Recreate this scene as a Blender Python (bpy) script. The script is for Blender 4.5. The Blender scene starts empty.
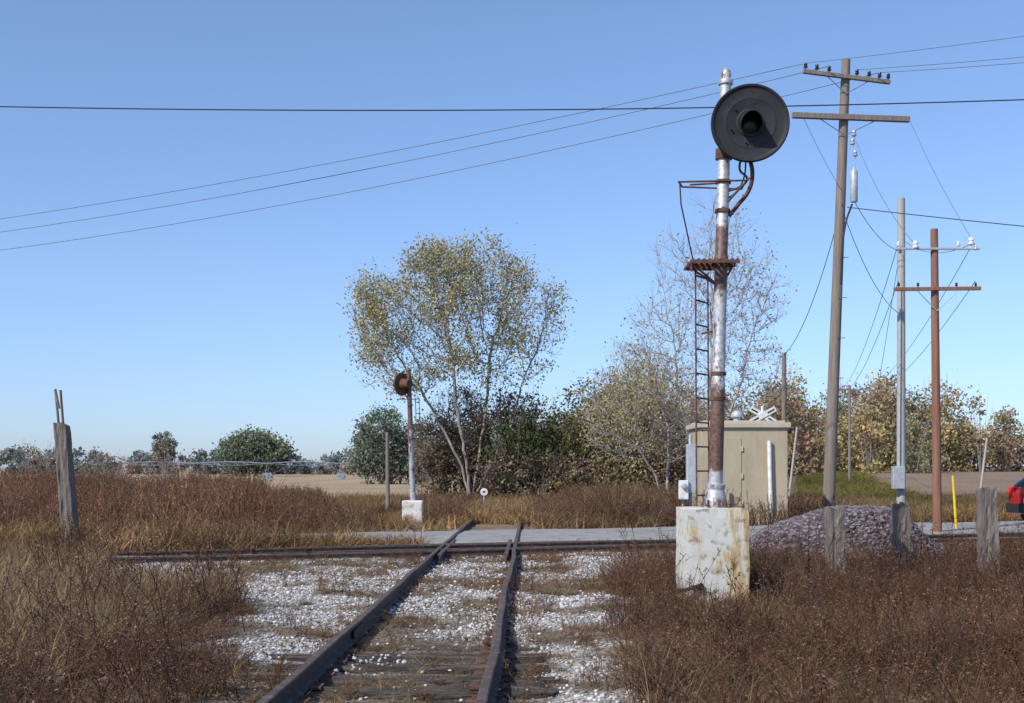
import bpy, bmesh, math, random
import numpy as np
from mathutils import Vector, Matrix, kdtree, noise
random.seed(7)
rng = np.random.default_rng(7)
sc = bpy.context.scene

# ------------------------------------------------------------------ materials
def newmat(name):
    m = bpy.data.materials.new(name); m.use_nodes = True
    nt = m.node_tree; b = nt.nodes["Principled BSDF"]
    return m, nt, b
def N(nt, t, **kw):
    n = nt.nodes.new(t)
    for k, v in kw.items(): setattr(n, k, v)
    return n
def ramp(nt, stops):
    r = N(nt, "ShaderNodeValToRGB"); e = r.color_ramp.elements
    while len(e) < len(stops): e.new(0.5)
    for i, (p, c) in enumerate(stops):
        e[i].position = p; e[i].color = (c[0], c[1], c[2], 1)
    return r
def noise_mat(name, stops, scale=8, rough=0.8, bump=0.3, metal=0.0, stretch=(1,1,1), detail=8, bdist=0.01, spec=0.3):
    m, nt, b = newmat(name); L = nt.links
    tc = N(nt, "ShaderNodeTexCoord"); mp = N(nt, "ShaderNodeMapping"); mp.inputs["Scale"].default_value = stretch
    L.new(tc.outputs["Object"], mp.inputs[0])
    n = N(nt, "ShaderNodeTexNoise"); n.inputs["Scale"].default_value = scale; n.inputs["Detail"].default_value = detail
    n.inputs["Roughness"].default_value = 0.65
    L.new(mp.outputs[0], n.inputs["Vector"])
    r = ramp(nt, stops); L.new(n.outputs[0], r.inputs[0]); L.new(r.outputs[0], b.inputs["Base Color"])
    b.inputs["Roughness"].default_value = rough; b.inputs["Metallic"].default_value = metal
    b.inputs["Specular IOR Level"].default_value = spec
    if bump:
        bp = N(nt, "ShaderNodeBump"); bp.inputs["Strength"].default_value = bump; bp.inputs["Distance"].default_value = bdist
        n2 = N(nt, "ShaderNodeTexNoise"); n2.inputs["Scale"].default_value = scale*3; n2.inputs["Detail"].default_value = 6
        L.new(mp.outputs[0], n2.inputs["Vector"])
        L.new(n2.outputs[0], bp.inputs["Height"]); L.new(bp.outputs[0], b.inputs["Normal"])
    return m
def attr_mat(name, transl=0.0):
    m, nt, b = newmat(name); L = nt.links
    a = N(nt, "ShaderNodeAttribute"); a.attribute_name = "Col"
    if transl <= 0:
        L.new(a.outputs["Color"], b.inputs["Base Color"]); b.inputs["Roughness"].default_value = 0.9
        b.inputs["Specular IOR Level"].default_value = 0.15
        return m
    d = N(nt, "ShaderNodeBsdfDiffuse"); t = N(nt, "ShaderNodeBsdfTranslucent"); mx = N(nt, "ShaderNodeMixShader")
    mx.inputs[0].default_value = transl
    L.new(a.outputs["Color"], d.inputs[0]); L.new(a.outputs["Color"], t.inputs[0])
    L.new(d.outputs[0], mx.inputs[1]); L.new(t.outputs[0], mx.inputs[2])
    L.new(mx.outputs[0], nt.nodes["Material Output"].inputs[0])
    return m

M_plant = attr_mat("dry_plant", 0.3)
M_leaf = attr_mat("leaves", 0.35)
M_bark = attr_mat("bark")
M_stone = attr_mat("stone")
M_rust = noise_mat("rust", [(0.3,(0.06,0.032,0.024)),(0.55,(0.13,0.064,0.042)),(0.75,(0.2,0.115,0.08))], 14, 0.85, 0.4)
M_rail = noise_mat("rail_steel", [(0.3,(0.045,0.036,0.033)),(0.55,(0.10,0.074,0.063)),(0.75,(0.18,0.14,0.12))], 9, 0.75, 0.3, stretch=(1,1,2))
M_black = noise_mat("black_paint", [(0.3,(0.014,0.014,0.017)),(0.7,(0.028,0.028,0.033))], 6, 0.6, 0.1, spec=0.3)
M_dark = noise_mat("lens_dark", [(0.3,(0.004,0.004,0.004)),(0.7,(0.01,0.006,0.006))], 6, 0.25, 0)
M_wood = noise_mat("weathered_wood", [(0.25,(0.08,0.063,0.053)),(0.5,(0.19,0.16,0.14)),(0.75,(0.30,0.265,0.235))], 9, 0.95, 0.9, stretch=(4,4,0.35), bdist=0.03)
M_pole = noise_mat("pole_wood", [(0.25,(0.12,0.095,0.08)),(0.5,(0.20,0.165,0.14)),(0.75,(0.28,0.235,0.205))], 5, 0.95, 0.6, stretch=(4,4,0.2), bdist=0.02)
M_polew = noise_mat("pale_pole_wood", [(0.25,(0.28,0.27,0.25)),(0.5,(0.37,0.36,0.34)),(0.75,(0.45,0.44,0.42))], 5, 0.9, 0.4, stretch=(4,4,0.2))
M_poler = noise_mat("red_pole_wood", [(0.25,(0.13,0.062,0.04)),(0.5,(0.23,0.112,0.072)),(0.75,(0.31,0.165,0.11))], 5, 0.9, 0.5, stretch=(4,4,0.2))
M_tie = noise_mat("tie_wood", [(0.25,(0.02,0.016,0.014)),(0.5,(0.06,0.05,0.043)),(0.78,(0.19,0.17,0.155))], 6, 0.95, 1.0, stretch=(0.4,5,5), bdist=0.02)
M_white = noise_mat("white_paint", [(0.3,(0.5,0.49,0.46)),(0.55,(0.72,0.71,0.69))], 7, 0.6, 0.1)
M_grey = noise_mat("grey_metal", [(0.3,(0.3,0.32,0.34)),(0.6,(0.45,0.47,0.5))], 7, 0.5, 0.1, metal=0.2)
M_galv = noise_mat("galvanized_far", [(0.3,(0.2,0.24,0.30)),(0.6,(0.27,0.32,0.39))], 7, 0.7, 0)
M_wire = noise_mat("wire", [(0.3,(0.02,0.02,0.022)),(0.7,(0.04,0.04,0.04))], 3, 0.6, 0)
M_wireg = noise_mat("aluminium_wire", [(0.3,(0.12,0.14,0.19)),(0.7,(0.18,0.21,0.26))], 3, 0.6, 0)
M_glass = noise_mat("car_glass", [(0.3,(0.01,0.012,0.014)),(0.7,(0.02,0.022,0.025))], 3, 0.1, 0, spec=0.6)
M_red = noise_mat("red_car_paint", [(0.3,(0.28,0.012,0.015)),(0.7,(0.34,0.02,0.02))], 3, 0.25, 0, spec=0.6)
M_tail = noise_mat("tail_light", [(0.3,(0.6,0.01,0.01)),(0.7,(0.7,0.03,0.02))], 3, 0.2, 0)
M_rubber = noise_mat("rubber", [(0.3,(0.012,0.012,0.012)),(0.7,(0.025,0.025,0.025))], 20, 0.85, 0.1)
M_yellow = noise_mat("yellow_plastic", [(0.3,(0.6,0.42,0.02)),(0.7,(0.75,0.52,0.04))], 5, 0.5, 0)
M_insul = noise_mat("porcelain", [(0.3,(0.6,0.6,0.62)),(0.7,(0.75,0.75,0.78))], 5, 0.25, 0)
M_tan = noise_mat("tan_siding", [(0.3,(0.34,0.28,0.185)),(0.5,(0.39,0.33,0.23)),(0.7,(0.44,0.375,0.275))], 2.5, 0.85, 0.15, stretch=(1,1,0.4))
M_tantrim = noise_mat("tan_trim", [(0.3,(0.39,0.345,0.26)),(0.7,(0.48,0.43,0.34))], 4, 0.8, 0.1)

def mast_mat(name, z0, z1, levels):
    """silver paint peeling to rust; rust amount depends on height on the mast"""
    m, nt, b = newmat(name); L = nt.links
    tc = N(nt, "ShaderNodeTexCoord"); sep = N(nt, "ShaderNodeSeparateXYZ"); L.new(tc.outputs["Object"], sep.inputs[0])
    mr = N(nt, "ShaderNodeMapRange"); mr.inputs[1].default_value = z0; mr.inputs[2].default_value = z1
    L.new(sep.outputs[2], mr.inputs[0])
    r = ramp(nt, [(p,(v,v,v)) for p, v in levels]); L.new(mr.outputs[0], r.inputs[0])
    n = N(nt, "ShaderNodeTexNoise"); n.inputs["Scale"].default_value = 9; n.inputs["Detail"].default_value = 10; n.inputs["Roughness"].default_value = 0.75
    mp = N(nt, "ShaderNodeMapping"); mp.inputs["Scale"].default_value = (1,1,0.5); L.new(tc.outputs["Object"], mp.inputs[0]); L.new(mp.outputs[0], n.inputs["Vector"])
    ad = N(nt, "ShaderNodeMath", operation='ADD'); L.new(r.outputs[0], ad.inputs[0]); L.new(n.outputs[0], ad.inputs[1])
    st = ramp(nt, [(0.0,(0,0,0)),(0.46,(0,0,0)),(0.5,(1,1,1))])
    hv = N(nt, "ShaderNodeMath", operation='MULTIPLY'); hv.inputs[1].default_value = 0.5; L.new(ad.outputs[0], hv.inputs[0]); L.new(hv.outputs[0], st.inputs[0])
    n2 = N(nt, "ShaderNodeTexNoise"); n2.inputs["Scale"].default_value = 25; L.new(tc.outputs["Object"], n2.inputs["Vector"])
    rr = ramp(nt, [(0.35,(0.07,0.038,0.032)),(0.65,(0.17,0.09,0.062))]); L.new(n2.outputs[0], rr.inputs[0])
    rs = ramp(nt, [(0.3,(0.34,0.35,0.36)),(0.65,(0.56,0.56,0.56))]); L.new(n2.outputs[0], rs.inputs[0])
    mx = N(nt, "ShaderNodeMixRGB"); L.new(st.outputs[0], mx.inputs[0]); L.new(rs.outputs[0], mx.inputs[1]); L.new(rr.outputs[0], mx.inputs[2])
    L.new(mx.outputs[0], b.inputs["Base Color"])
    b.inputs["Roughness"].default_value = 0.55
    iv = N(nt, "ShaderNodeMath", operation='MULTIPLY_ADD'); iv.inputs[1].default_value = -0.45; iv.inputs[2].default_value = 0.45
    L.new(st.outputs[0], iv.inputs[0]); L.new(iv.outputs[0], b.inputs["Metallic"])
    bp = N(nt, "ShaderNodeBump"); bp.inputs["Strength"].default_value = 0.4; bp.inputs["Distance"].default_value = 0.005
    L.new(ad.outputs[0], bp.inputs["Height"]); L.new(bp.outputs[0], b.inputs["Normal"])
    return m

def stained_white(name):
    m, nt, b = newmat(name); L = nt.links
    tc = N(nt, "ShaderNodeTexCoord")
    mp = N(nt, "ShaderNodeMapping"); mp.inputs["Scale"].default_value = (5,5,1.1); L.new(tc.outputs["Object"], mp.inputs[0])
    n = N(nt, "ShaderNodeTexNoise"); n.inputs["Scale"].default_value = 1.6; n.inputs["Detail"].default_value = 9; n.inputs["Roughness"].default_value = 0.7
    L.new(mp.outputs[0], n.inputs["Vector"])
    sep = N(nt, "ShaderNodeSeparateXYZ"); L.new(tc.outputs["Object"], sep.inputs[0])
    mr = N(nt, "ShaderNodeMapRange"); mr.inputs[1].default_value = 2.3; mr.inputs[2].default_value = 2.75; mr.inputs[3].default_value = -0.06; mr.inputs[4].default_value = 0.13
    L.new(sep.outputs[0], mr.inputs[0])
    ad = N(nt, "ShaderNodeMath", operation='ADD'); L.new(n.outputs[0], ad.inputs[0]); L.new(mr.outputs[0], ad.inputs[1])
    r = ramp(nt, [(0.0,(0.56,0.56,0.53)),(0.50,(0.54,0.53,0.48)),(0.57,(0.46,0.36,0.2)),(0.68,(0.30,0.17,0.08)),(0.8,(0.2,0.1,0.06))])
    L.new(ad.outputs[0], r.inputs[0])
    n3 = N(nt, "ShaderNodeTexNoise"); n3.inputs["Scale"].default_value = 11; n3.inputs["Detail"].default_value = 8
    L.new(tc.outputs["Object"], n3.inputs["Vector"])
    r3 = ramp(nt, [(0.34,(0.45,0.42,0.38)),(0.44,(1,1,1))]); L.new(n3.outputs[0], r3.inputs[0])
    mx = N(nt, "ShaderNodeMixRGB", blend_type='MULTIPLY'); mx.inputs[0].default_value = 0.8
    L.new(r.outputs[0], mx.inputs[1]); L.new(r3.outputs[0], mx.inputs[2]); L.new(mx.outputs[0], b.inputs["Base Color"])
    b.inputs["Roughness"].default_value = 0.9
    bp = N(nt, "ShaderNodeBump"); bp.inputs["Strength"].default_value = 0.5; bp.inputs["Distance"].default_value = 0.01
    L.new(n3.outputs[0], bp.inputs["Height"]); L.new(bp.outputs[0], b.inputs["Normal"])
    return m
M_block = stained_white("painted_concrete")

# ------------------------------------------------------------------ mesh helpers
def link(o): sc.collection.objects.link(o); return o
def empty(name, loc):
    e = bpy.data.objects.new(name, None); e.location = loc; e.empty_display_size = 0.3
    return link(e)
def attach(o, p):
    if p is not None:
        o.parent = p; o.matrix_parent_inverse = Matrix.Translation(-Vector(p.location))
def bm_obj(name, bm, mat, parent=None, smooth=False):
    me = bpy.data.meshes.new(name); bm.normal_update(); bm.to_mesh(me); bm.free()
    if mat: me.materials.append(mat)
    if smooth:
        for p in me.polygons: p.use_smooth = True
    o = link(bpy.data.objects.new(name, me)); attach(o, parent); return o
def tri_mesh(name, V, F, C, mat, parent=None, smooth=False):
    V = np.ascontiguousarray(V, dtype=np.float32); F = np.ascontiguousarray(F, dtype=np.int32)
    me = bpy.data.meshes.new(name)
    me.vertices.add(len(V)); me.vertices.foreach_set("co", V.ravel())
    me.loops.add(F.size); me.loops.foreach_set("vertex_index", F.ravel())
    me.polygons.add(len(F)); me.polygons.foreach_set("loop_start", np.arange(0, F.size, F.shape[1], dtype=np.int32))
    if smooth: me.polygons.foreach_set("use_smooth", np.ones(len(F), dtype=bool))
    me.update(calc_edges=True)
    if C is not None:
        a = me.color_attributes.new("Col", 'FLOAT_COLOR', 'POINT')
        c4 = np.ones((len(V), 4), dtype=np.float32); c4[:, :3] = C
        a.data.foreach_set("color", c4.ravel())
    me.materials.append(mat)
    o = link(bpy.data.objects.new(name, me)); attach(o, parent); return o
class Acc:
    def __init__(s): s.V=[]; s.F=[]; s.C=[]; s.n=0
    def add(s, V, F, C):
        V = np.asarray(V, dtype=np.float32).reshape(-1,3); F = np.asarray(F, dtype=np.int64).reshape(-1,3)
        C = np.asarray(C, dtype=np.float32)
        if C.ndim == 1: C = np.tile(C, (len(V),1))
        s.V.append(V); s.F.append(F+s.n); s.C.append(C); s.n += len(V)
    def arrays(s): return np.concatenate(s.V), np.concatenate(s.F), np.concatenate(s.C)
    def obj(s, name, mat, parent=None, smooth=False):
        V,F,C = s.arrays(); return tri_mesh(name, V, F, C, mat, parent, smooth)
def tubes(P0, P1, R0, R1, n=4):
    P0=np.asarray(P0,float).reshape(-1,3); P1=np.asarray(P1,float).reshape(-1,3); m=len(P0)
    R0=np.broadcast_to(np.asarray(R0,float),(m,)); R1=np.broadcast_to(np.asarray(R1,float),(m,))
    d=P1-P0; d/= (np.linalg.norm(d,axis=1,keepdims=True)+1e-9)
    ref=np.where(np.abs(d[:,2:3])<0.95, np.array([[0,0,1.]]), np.array([[1.,0,0]]))
    u=np.cross(d,ref); u/=np.linalg.norm(u,axis=1,keepdims=True)+1e-9; v=np.cross(d,u)
    a=np.arange(n)*2*np.pi/n
    off=np.cos(a)[None,:,None]*u[:,None,:]+np.sin(a)[None,:,None]*v[:,None,:]
    A=P0[:,None,:]+off*R0[:,None,None]; B=P1[:,None,:]+off*R1[:,None,None]
    V=np.concatenate([A,B],axis=1).reshape(-1,3)
    i=np.arange(n); j=(i+1)%n
    f=np.concatenate([np.stack([i,j,j+n],1),np.stack([i,j+n,i+n],1)])
    F=(np.arange(m)*2*n)[:,None,None]+f[None]
    return V, F.reshape(-1,3)
def leaves(P, size, rngl=rng):
    P=np.asarray(P); m=len(P); size=np.broadcast_to(size,(m,))
    a=rngl.normal(size=(m,3)); a/=np.linalg.norm(a,axis=1,keepdims=True)
    b=rngl.normal(size=(m,3)); b-= (b*a).sum(1,keepdims=True)*a; b/=np.linalg.norm(b,axis=1,keepdims=True)
    a=a*size[:,None]; b=b*size[:,None]*0.6
    V=np.stack([P-a,P+b,P+a,P-b],1).reshape(-1,3)
    F=(np.arange(m)*4)[:,None,None]+np.array([[0,1,2],[0,2,3]])[None]
    return V, F.reshape(-1,3)

def lathe(name, prof, p0, axis, mat, parent, n=32, smooth=True, closed=False):
    ax=Vector(axis).normalized(); ref=Vector((0,0,1)) if abs(ax.z)<0.9 else Vector((1,0,0))
    u=ax.cross(ref).normalized(); v=ax.cross(u); p0=Vector(p0)
    bm=bmesh.new(); rings=[]
    for t,r in prof:
        if r<1e-5: rings.append([bm.verts.new(p0+ax*t)]); continue
        rings.append([bm.verts.new(p0+ax*t+(u*math.cos(k*2*math.pi/n)+v*math.sin(k*2*math.pi/n))*r) for k in range(n)])
    for a,b in zip(rings[:-1],rings[1:]):
        for k in range(n):
            k2=(k+1)%n
            if len(a)==1 and len(b)==1: continue
            if len(a)==1: bm.faces.new((a[0],b[k],b[k2]))
            elif len(b)==1: bm.faces.new((a[k],a[k2],b[0]))
            else: bm.faces.new((a[k],a[k2],b[k2],b[k]))
    bmesh.ops.recalc_face_normals(bm, faces=bm.faces)
    o=bm_obj(name,bm,mat,parent,smooth)
    if smooth:
        o.data.set_sharp_from_angle(angle=math.radians(35))
    return o
def rod(name, p0, p1, r, mat, parent, r1=None, n=12):
    p0=Vector(p0); p1=Vector(p1); L=(p1-p0).length; r1=r if r1 is None else r1
    return lathe(name, [(0,0),(0,r),(L,r1),(L,0)], p0, p1-p0, mat, parent, n)
def bars(name, segs, r, mat, parent, n=6):
    P0=[s[0] for s in segs]; P1=[s[1] for s in segs]
    V,F=tubes(P0,P1,r,r,n); return tri_mesh(name,V,F,None,mat,parent,True)
def pipe(name, pts, r, mat, parent=None, res=8):
    cu=bpy.data.curves.new(name,'CURVE'); cu.dimensions='3D'; cu.bevel_depth=r; cu.bevel_resolution=2; cu.use_fill_caps=True
    sp=cu.splines.new('BEZIER'); sp.bezier_points.add(len(pts)-1)
    for b,p in zip(sp.bezier_points,pts): b.co=p; b.handle_left_type='AUTO'; b.handle_right_type='AUTO'
    cu.resolution_u=res; cu.materials.append(mat)
    o=link(bpy.data.objects.new(name,cu)); attach(o,parent); return o
def box(name, c, s, mat, parent=None, rot=0.0, bev=0.01, tilt=None):
    bm=bmesh.new(); bmesh.ops.create_cube(bm,size=1)
    bmesh.ops.scale(bm,vec=s,verts=bm.verts)
    if bev>0: bmesh.ops.bevel(bm,geom=bm.edges[:],offset=min(bev,min(s)*0.3),segments=2,affect='EDGES',profile=0.6)
    M=Matrix.Rotation(rot,4,'Z')
    if tilt: M=M@Matrix.Rotation(tilt[0],4,'X')@Matrix.Rotation(tilt[1],4,'Y')
    bmesh.ops.transform(bm,matrix=Matrix.Translation(c)@M,verts=bm.verts)
    return bm_obj(name,bm,mat,parent)
def timber(name, b, t, w, mat, parent=None, seed=0, jit=0.02, d=None):
    """irregular weathered square post from b to t with split, uneven top"""
    b=Vector(b); t=Vector(t); d=d or w; rows=14; bm=bmesh.new(); rr=random.Random(seed); rings=[]
    per=[(-1,-1),(-.6,-1.02),(-0.3,-.9),(0.1,-1.03),(.55,-.97),(1,-1),(1.03,-.4),(.95,.2),(1,1),(.3,1),(-.4,.98),(-1,1),(-1.02,.4),(-.94,-.2)]
    cut=[rr.uniform(0,0.09) for _ in per]; groove=[rr.uniform(0.84,1.0) for _ in per]; tw=rr.uniform(-.12,.12)
    for k in range(rows+1):
        f=k/rows; c=b.lerp(t,f); ring=[]; ct_,st__=math.cos(tw*f),math.sin(tw*f)
        for q,(x,y) in enumerate(per):
            z=-cut[q] if k==rows else 0
            g=groove[q]*(1-0.08*f)
            px_,py_=x*w/2*g+rr.uniform(-jit,jit)*0.25,y*d/2*g+rr.uniform(-jit,jit)*0.25
            ring.append(bm.verts.new(c+Vector((px_*ct_-py_*st__,px_*st__+py_*ct_,z))))
        rings.append(ring)
    n=len(per)
    for a,c in zip(rings[:-1],rings[1:]):
        for k in range(n): bm.faces.new((a[k],a[(k+1)%n],c[(k+1)%n],c[k]))
    top=bm.verts.new(t+Vector((0.02,0,-0.05)))
    for k in range(n): bm.faces.new((rings[-1][k],rings[-1][(k+1)%n],top))
    bmesh.ops.recalc_face_normals(bm,faces=bm.faces)
    return bm_obj(name,bm,mat,parent)

def sstep(a,b,x):
    t=np.clip((x-a)/(b-a),0,1); return t*t*(3-2*t)
def vnoise(X,Y,s,seed=0):
    X=np.asarray(X)/s+seed*17.3+1000; Y=np.asarray(Y)/s+seed*9.1+1000
    xi=np.floor(X).astype(np.int64); yi=np.floor(Y).astype(np.int64); fx=X-xi; fy=Y-yi
    fx=fx*fx*(3-2*fx); fy=fy*fy*(3-2*fy)
    def h(a,b):
        k=(a*374761393+b*668265263)&0xffffffff; k=((k^(k>>13))*1274126177)&0xffffffff
        return ((k^(k>>16))&0xffff)/65535.0
    return (h(xi,yi)*(1-fx)+h(xi+1,yi)*fx)*(1-fy)+(h(xi,yi+1)*(1-fx)+h(xi+1,yi+1)*fx)*fy

# ------------------------------------------------------------------ site layout (metres, camera at origin looking +Y)
def trackX(Y): return -0.99+0.0164*Y
CS=0.326
def crossY(X): return 21.7+CS*X
def roadY(X): return 26.9+CS*X
RH=2.05
TZ=-0.055        # top of ties
def height(X,Y):
    X=np.asarray(X,float); Y=np.asarray(Y,float)
    h=0.06*(vnoise(X,Y,1.7,1)-0.5)+0.05*(vnoise(X,Y,0.5,2)-0.5)
    inner=np.exp(-((X-trackX(Y))/1.45)**6)*(Y<24)
    h*= (1-0.6*inner)
    h-=0.03
    h-=(0.045+.045*sstep(11.5,10.2,Y))*inner
    rd=np.abs(Y-roadY(X))/1.05
    h-=0.05*(rd<RH)
    h+=1.1*sstep(45,100,Y)*sstep(8,30,X)
    h-=0.05*sstep(1.8,3.5,np.abs(X-trackX(Y)))*(Y<17)
    return h

# ------------------------------------------------------------------ ground
def axis(parts):
    out=[]
    for a,b,s in parts: out+=list(np.arange(a,b,s))
    return out
gx=np.array([-900,-600,-400,-280,-200,-150,-110,-80,-60]+axis([(-48,-14,1.5),(-14,14,0.14),(14,48,1.5)])+[48,60,80,110,150,200,280,400,600,900],float)
gy=np.array([-60,-30,-12]+axis([(-6,5,1.0),(5,24,0.14),(24,40,0.3),(40,100,1.5)])+[100,115,135,160,190,230,290,370,480,640,900,1400],float)
GX,GY=np.meshgrid(gx,gy); X=GX.ravel(); Y=GY.ravel(); Z=height(X,Y)
def gravel_mask(X,Y):
    L=np.interp(Y,[5,8.6,12,14.5,16.5,19.5,21],[-2.1,-2.3,-2.9,-3.4,-5.8,-6.2,-3.0])+1.3*(vnoise(X,Y,0.9,5)-0.5)
    R=np.interp(Y,[5,8.6,14,17,19,22,30],[0.7,0.75,1.2,1.2,2.4,4.5,4])+0.9*(vnoise(X,Y,0.8,6)-0.5)
    m=sstep(-0.35,0.35,X-L)*sstep(-0.35,0.35,R-X)*sstep(31,29,Y)
    return m
def dirt_patch(X,Y):
    """0 = clean ballast, 1 = dirt/litter showing"""
    v=vnoise(X,Y,0.9,21)*.5+vnoise(X,Y,0.3,22)*.32+vnoise(X,Y,0.1,23)*.18
    near=sstep(1.15,.8,np.abs(X-trackX(Y)))*sstep(12.0,9.8,Y)*.14
    return sstep(.46,.60,v+near)
g=gravel_mask(X,Y)
col=np.zeros((len(X),3))
dirt=np.array([0.17,0.125,0.09])
n1=vnoise(X,Y,2.3,11)[:,None]; n2=vnoise(X,Y,0.4,12)[:,None]
col[:]=dirt*(0.7+0.6*n1)
gr=np.array([0.46,0.45,0.435])
patch=dirt_patch(X,Y)[:,None]
grc=gr*(0.8+0.3*n2)*(1-patch)+np.array([0.19,0.155,0.125])*(.7+.6*n2)*patch
col=col*(1-g[:,None])+grc*g[:,None]
cb=np.exp(-((Y-(crossY(X)+0.75))/1.5)**4)[:,None]*np.ones((1,3))*(1-0.4*g[:,None])
col=col*(1-cb)+np.array([0.26,0.225,0.19])*(0.7+0.6*n2)*cb
field=(sstep(50,60,Y)*(1-sstep(4,12,X)))[:,None]
col=col*(1-field)+np.array([0.38,0.29,0.185])*(0.85+0.3*n1)*field
mid=(sstep(30,34,Y)*(1-sstep(48,56,Y)))[:,None]
col=col*(1-mid)+np.array([0.22,0.165,0.105])*(0.8+0.4*n1)*mid
rf=(sstep(36,44,Y)*sstep(0.29,0.31,(X/np.maximum(Y,1)))*sstep(15,18,X))[:,None]
col=col*(1-rf)+np.array([0.26,0.195,0.14])*(0.85+0.3*n1)*rf
green=(sstep(36,42,Y)*(1-sstep(85,100,Y))*sstep(9,10.5,X-(Y-38)*0.23+0.0)*(1-sstep(15.5,17,X-(Y-38)*0.2)))[:,None]
col=col*(1-green)+np.array([0.17,0.17,0.075])*(0.8+0.4*n1)*green
V=np.stack([X,Y,Z],1); ny,nx=GX.shape
ii=np.arange(ny-1)[:,None]*nx+np.arange(nx-1)[None,:]
F=np.stack([ii,ii+1,ii+1+nx,ii+nx],-1).reshape(-1,4)
m,nt,b=newmat("ground_dirt_gravel"); L=nt.links
a=N(nt,"ShaderNodeAttribute"); a.attribute_name="Col"
tc=N(nt,"ShaderNodeTexCoord")
vo=N(nt,"ShaderNodeTexVoronoi"); vo.inputs["Scale"].default_value=30; L.new(tc.outputs["Object"],vo.inputs["Vector"])
nn=N(nt,"ShaderNodeTexNoise"); nn.inputs["Scale"].default_value=9; nn.inputs["Detail"].default_value=10; nn.inputs["Roughness"].default_value=0.75; L.new(tc.outputs["Object"],nn.inputs["Vector"])
r1=ramp(nt,[(0.0,(0.5,0.47,0.45)),(0.5,(1,1,1)),(1.0,(1.35,1.35,1.35))]); L.new(vo.outputs["Color"],r1.inputs[0])
r2=ramp(nt,[(0.3,(0.5,0.46,0.42)),(0.5,(1,1,1)),(0.75,(1.25,1.22,1.18))]); L.new(nn.outputs[0],r2.inputs[0])
m1=N(nt,"ShaderNodeMixRGB",blend_type='MULTIPLY'); m1.inputs[0].default_value=1; L.new(a.outputs["Color"],m1.inputs[1]); L.new(r1.outputs[0],m1.inputs[2])
m2=N(nt,"ShaderNodeMixRGB",blend_type='MULTIPLY'); m2.inputs[0].default_value=1; L.new(m1.outputs[0],m2.inputs[1]); L.new(r2.outputs[0],m2.inputs[2])
L.new(m2.outputs[0],b.inputs["Base Color"]); b.inputs["Roughness"].default_value=0.95; b.inputs["Specular IOR Level"].default_value=0.1
bp=N(nt,"ShaderNodeBump"); bp.inputs["Strength"].default_value=0.8; bp.inputs["Distance"].default_value=0.03
L.new(vo.outputs["Distance"],bp.inputs["Height"]); L.new(bp.outputs[0],b.inputs["Normal"])
tri_mesh("ground",V,F,col,m,None,True)

# ------------------------------------------------------------------ road
M_asph=noise_mat("old_asphalt",[(0.3,(0.17,0.165,0.155)),(0.45,(0.24,0.235,0.225)),(0.55,(0.27,0.26,0.245)),(0.72,(0.34,0.33,0.31))],2.6,0.95,0.6,bdist=0.01,detail=12)
road=empty("country_road",(0,26.9,0))
bm=bmesh.new(); prev=None
cs=[(-RH-0.5,-0.14),(-RH,0.03),(-1.0,0.045),(0,0.06),(1.0,0.045),(RH,0.03),(RH+0.5,-0.14)]
ct=math.cos(math.atan(CS)); st_=math.sin(math.atan(CS))
for k in range(-240,241):
    X0=k*.3; c=Vector((X0,roadY(X0),0)); ring=[]
    for o,z in cs:
        jo=o+(0.12*math.sin(k*.53)+0.08*math.sin(k*1.33)+.05*math.sin(k*2.9) if abs(o)>=RH else 0)
        ring.append(bm.verts.new(c+Vector((-st_*jo,ct*jo,z))))
    if prev:
        for q in range(len(cs)-1): bm.faces.new((prev[q],ring[q],ring[q+1],prev[q+1]))
    prev=ring
bmesh.ops.recalc_face_normals(bm,faces=bm.faces)
bm_obj("asphalt",bm,M_asph,road)
M_stripe=noise_mat("faded_yellow_paint",[(0.4,(0.24,0.22,0.18)),(0.6,(0.42,0.33,0.12))],6,0.8,0)
bm=bmesh.new()
for k in range(-20,21):
    if k in(0,-1): continue
    c=Vector((k*3.0,roadY(k*3.0),0.0645)); dx=Vector((ct,st_,0))*0.9; dy=Vector((-st_,ct,0))*0.06
    bm.faces.new([bm.verts.new(c+p) for p in(-dx-dy,dx-dy,dx+dy,-dx+dy)])
bm_obj("centre_stripe",bm,M_stripe,road)

# ------------------------------------------------------------------ rails
PROF=[(x*.92,z*.84) for x,z in [(-.07,0),(.07,0),(.07,.015),(.012,.035),(.012,.125),(.037,.135),(.037,.165),(.028,.172),(-.028,.172),(-.037,.165),(-.037,.135),(-.012,.125),(-.012,.035),(-.07,.015)]]
def rail(name, pts, parent, mat=M_rail):
    bm=bmesh.new(); prev=None
    for i,p in enumerate(pts):
        p=Vector(p); a=Vector(pts[max(i-1,0)]); c=Vector(pts[min(i+1,len(pts)-1)]); d=(c-a); d.z=0; d.normalize()
        s=Vector((d.y,-d.x,0)); ring=[bm.verts.new(p+s*x+Vector((0,0,z))) for x,z in PROF]
        if prev:
            n=len(PROF)
            for k in range(n): bm.faces.new((prev[k],prev[(k+1)%n],ring[(k+1)%n],ring[k]))
        else: bm.faces.new(ring)
        prev=ring
    bm.faces.new(prev); bmesh.ops.recalc_face_normals(bm,faces=bm.faces)
    return bm_obj(name,bm,mat,parent)
track=empty("railroad_track",(trackX(10),10,0))
G=0.68
def wob(y,s): return 0.016*math.sin(y*0.7+s)+0.006*math.sin(y*1.9+s*2)
for nm,sg in(("left_rail",-1),("right_rail",1)):
    for (a,b2,q) in ((1.0,11.3,0),(11.32,21.0,1),(21.0,60,2)):
        ys=np.linspace(a,b2,22)
        rail(nm+"_%d"%(q+1),[(trackX(y)+sg*G+wob(y,sg)*(1 if y<21 else 0.3),y,TZ+0.002+0.01*math.sin(y*0.7+sg)) for y in ys],track)
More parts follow.
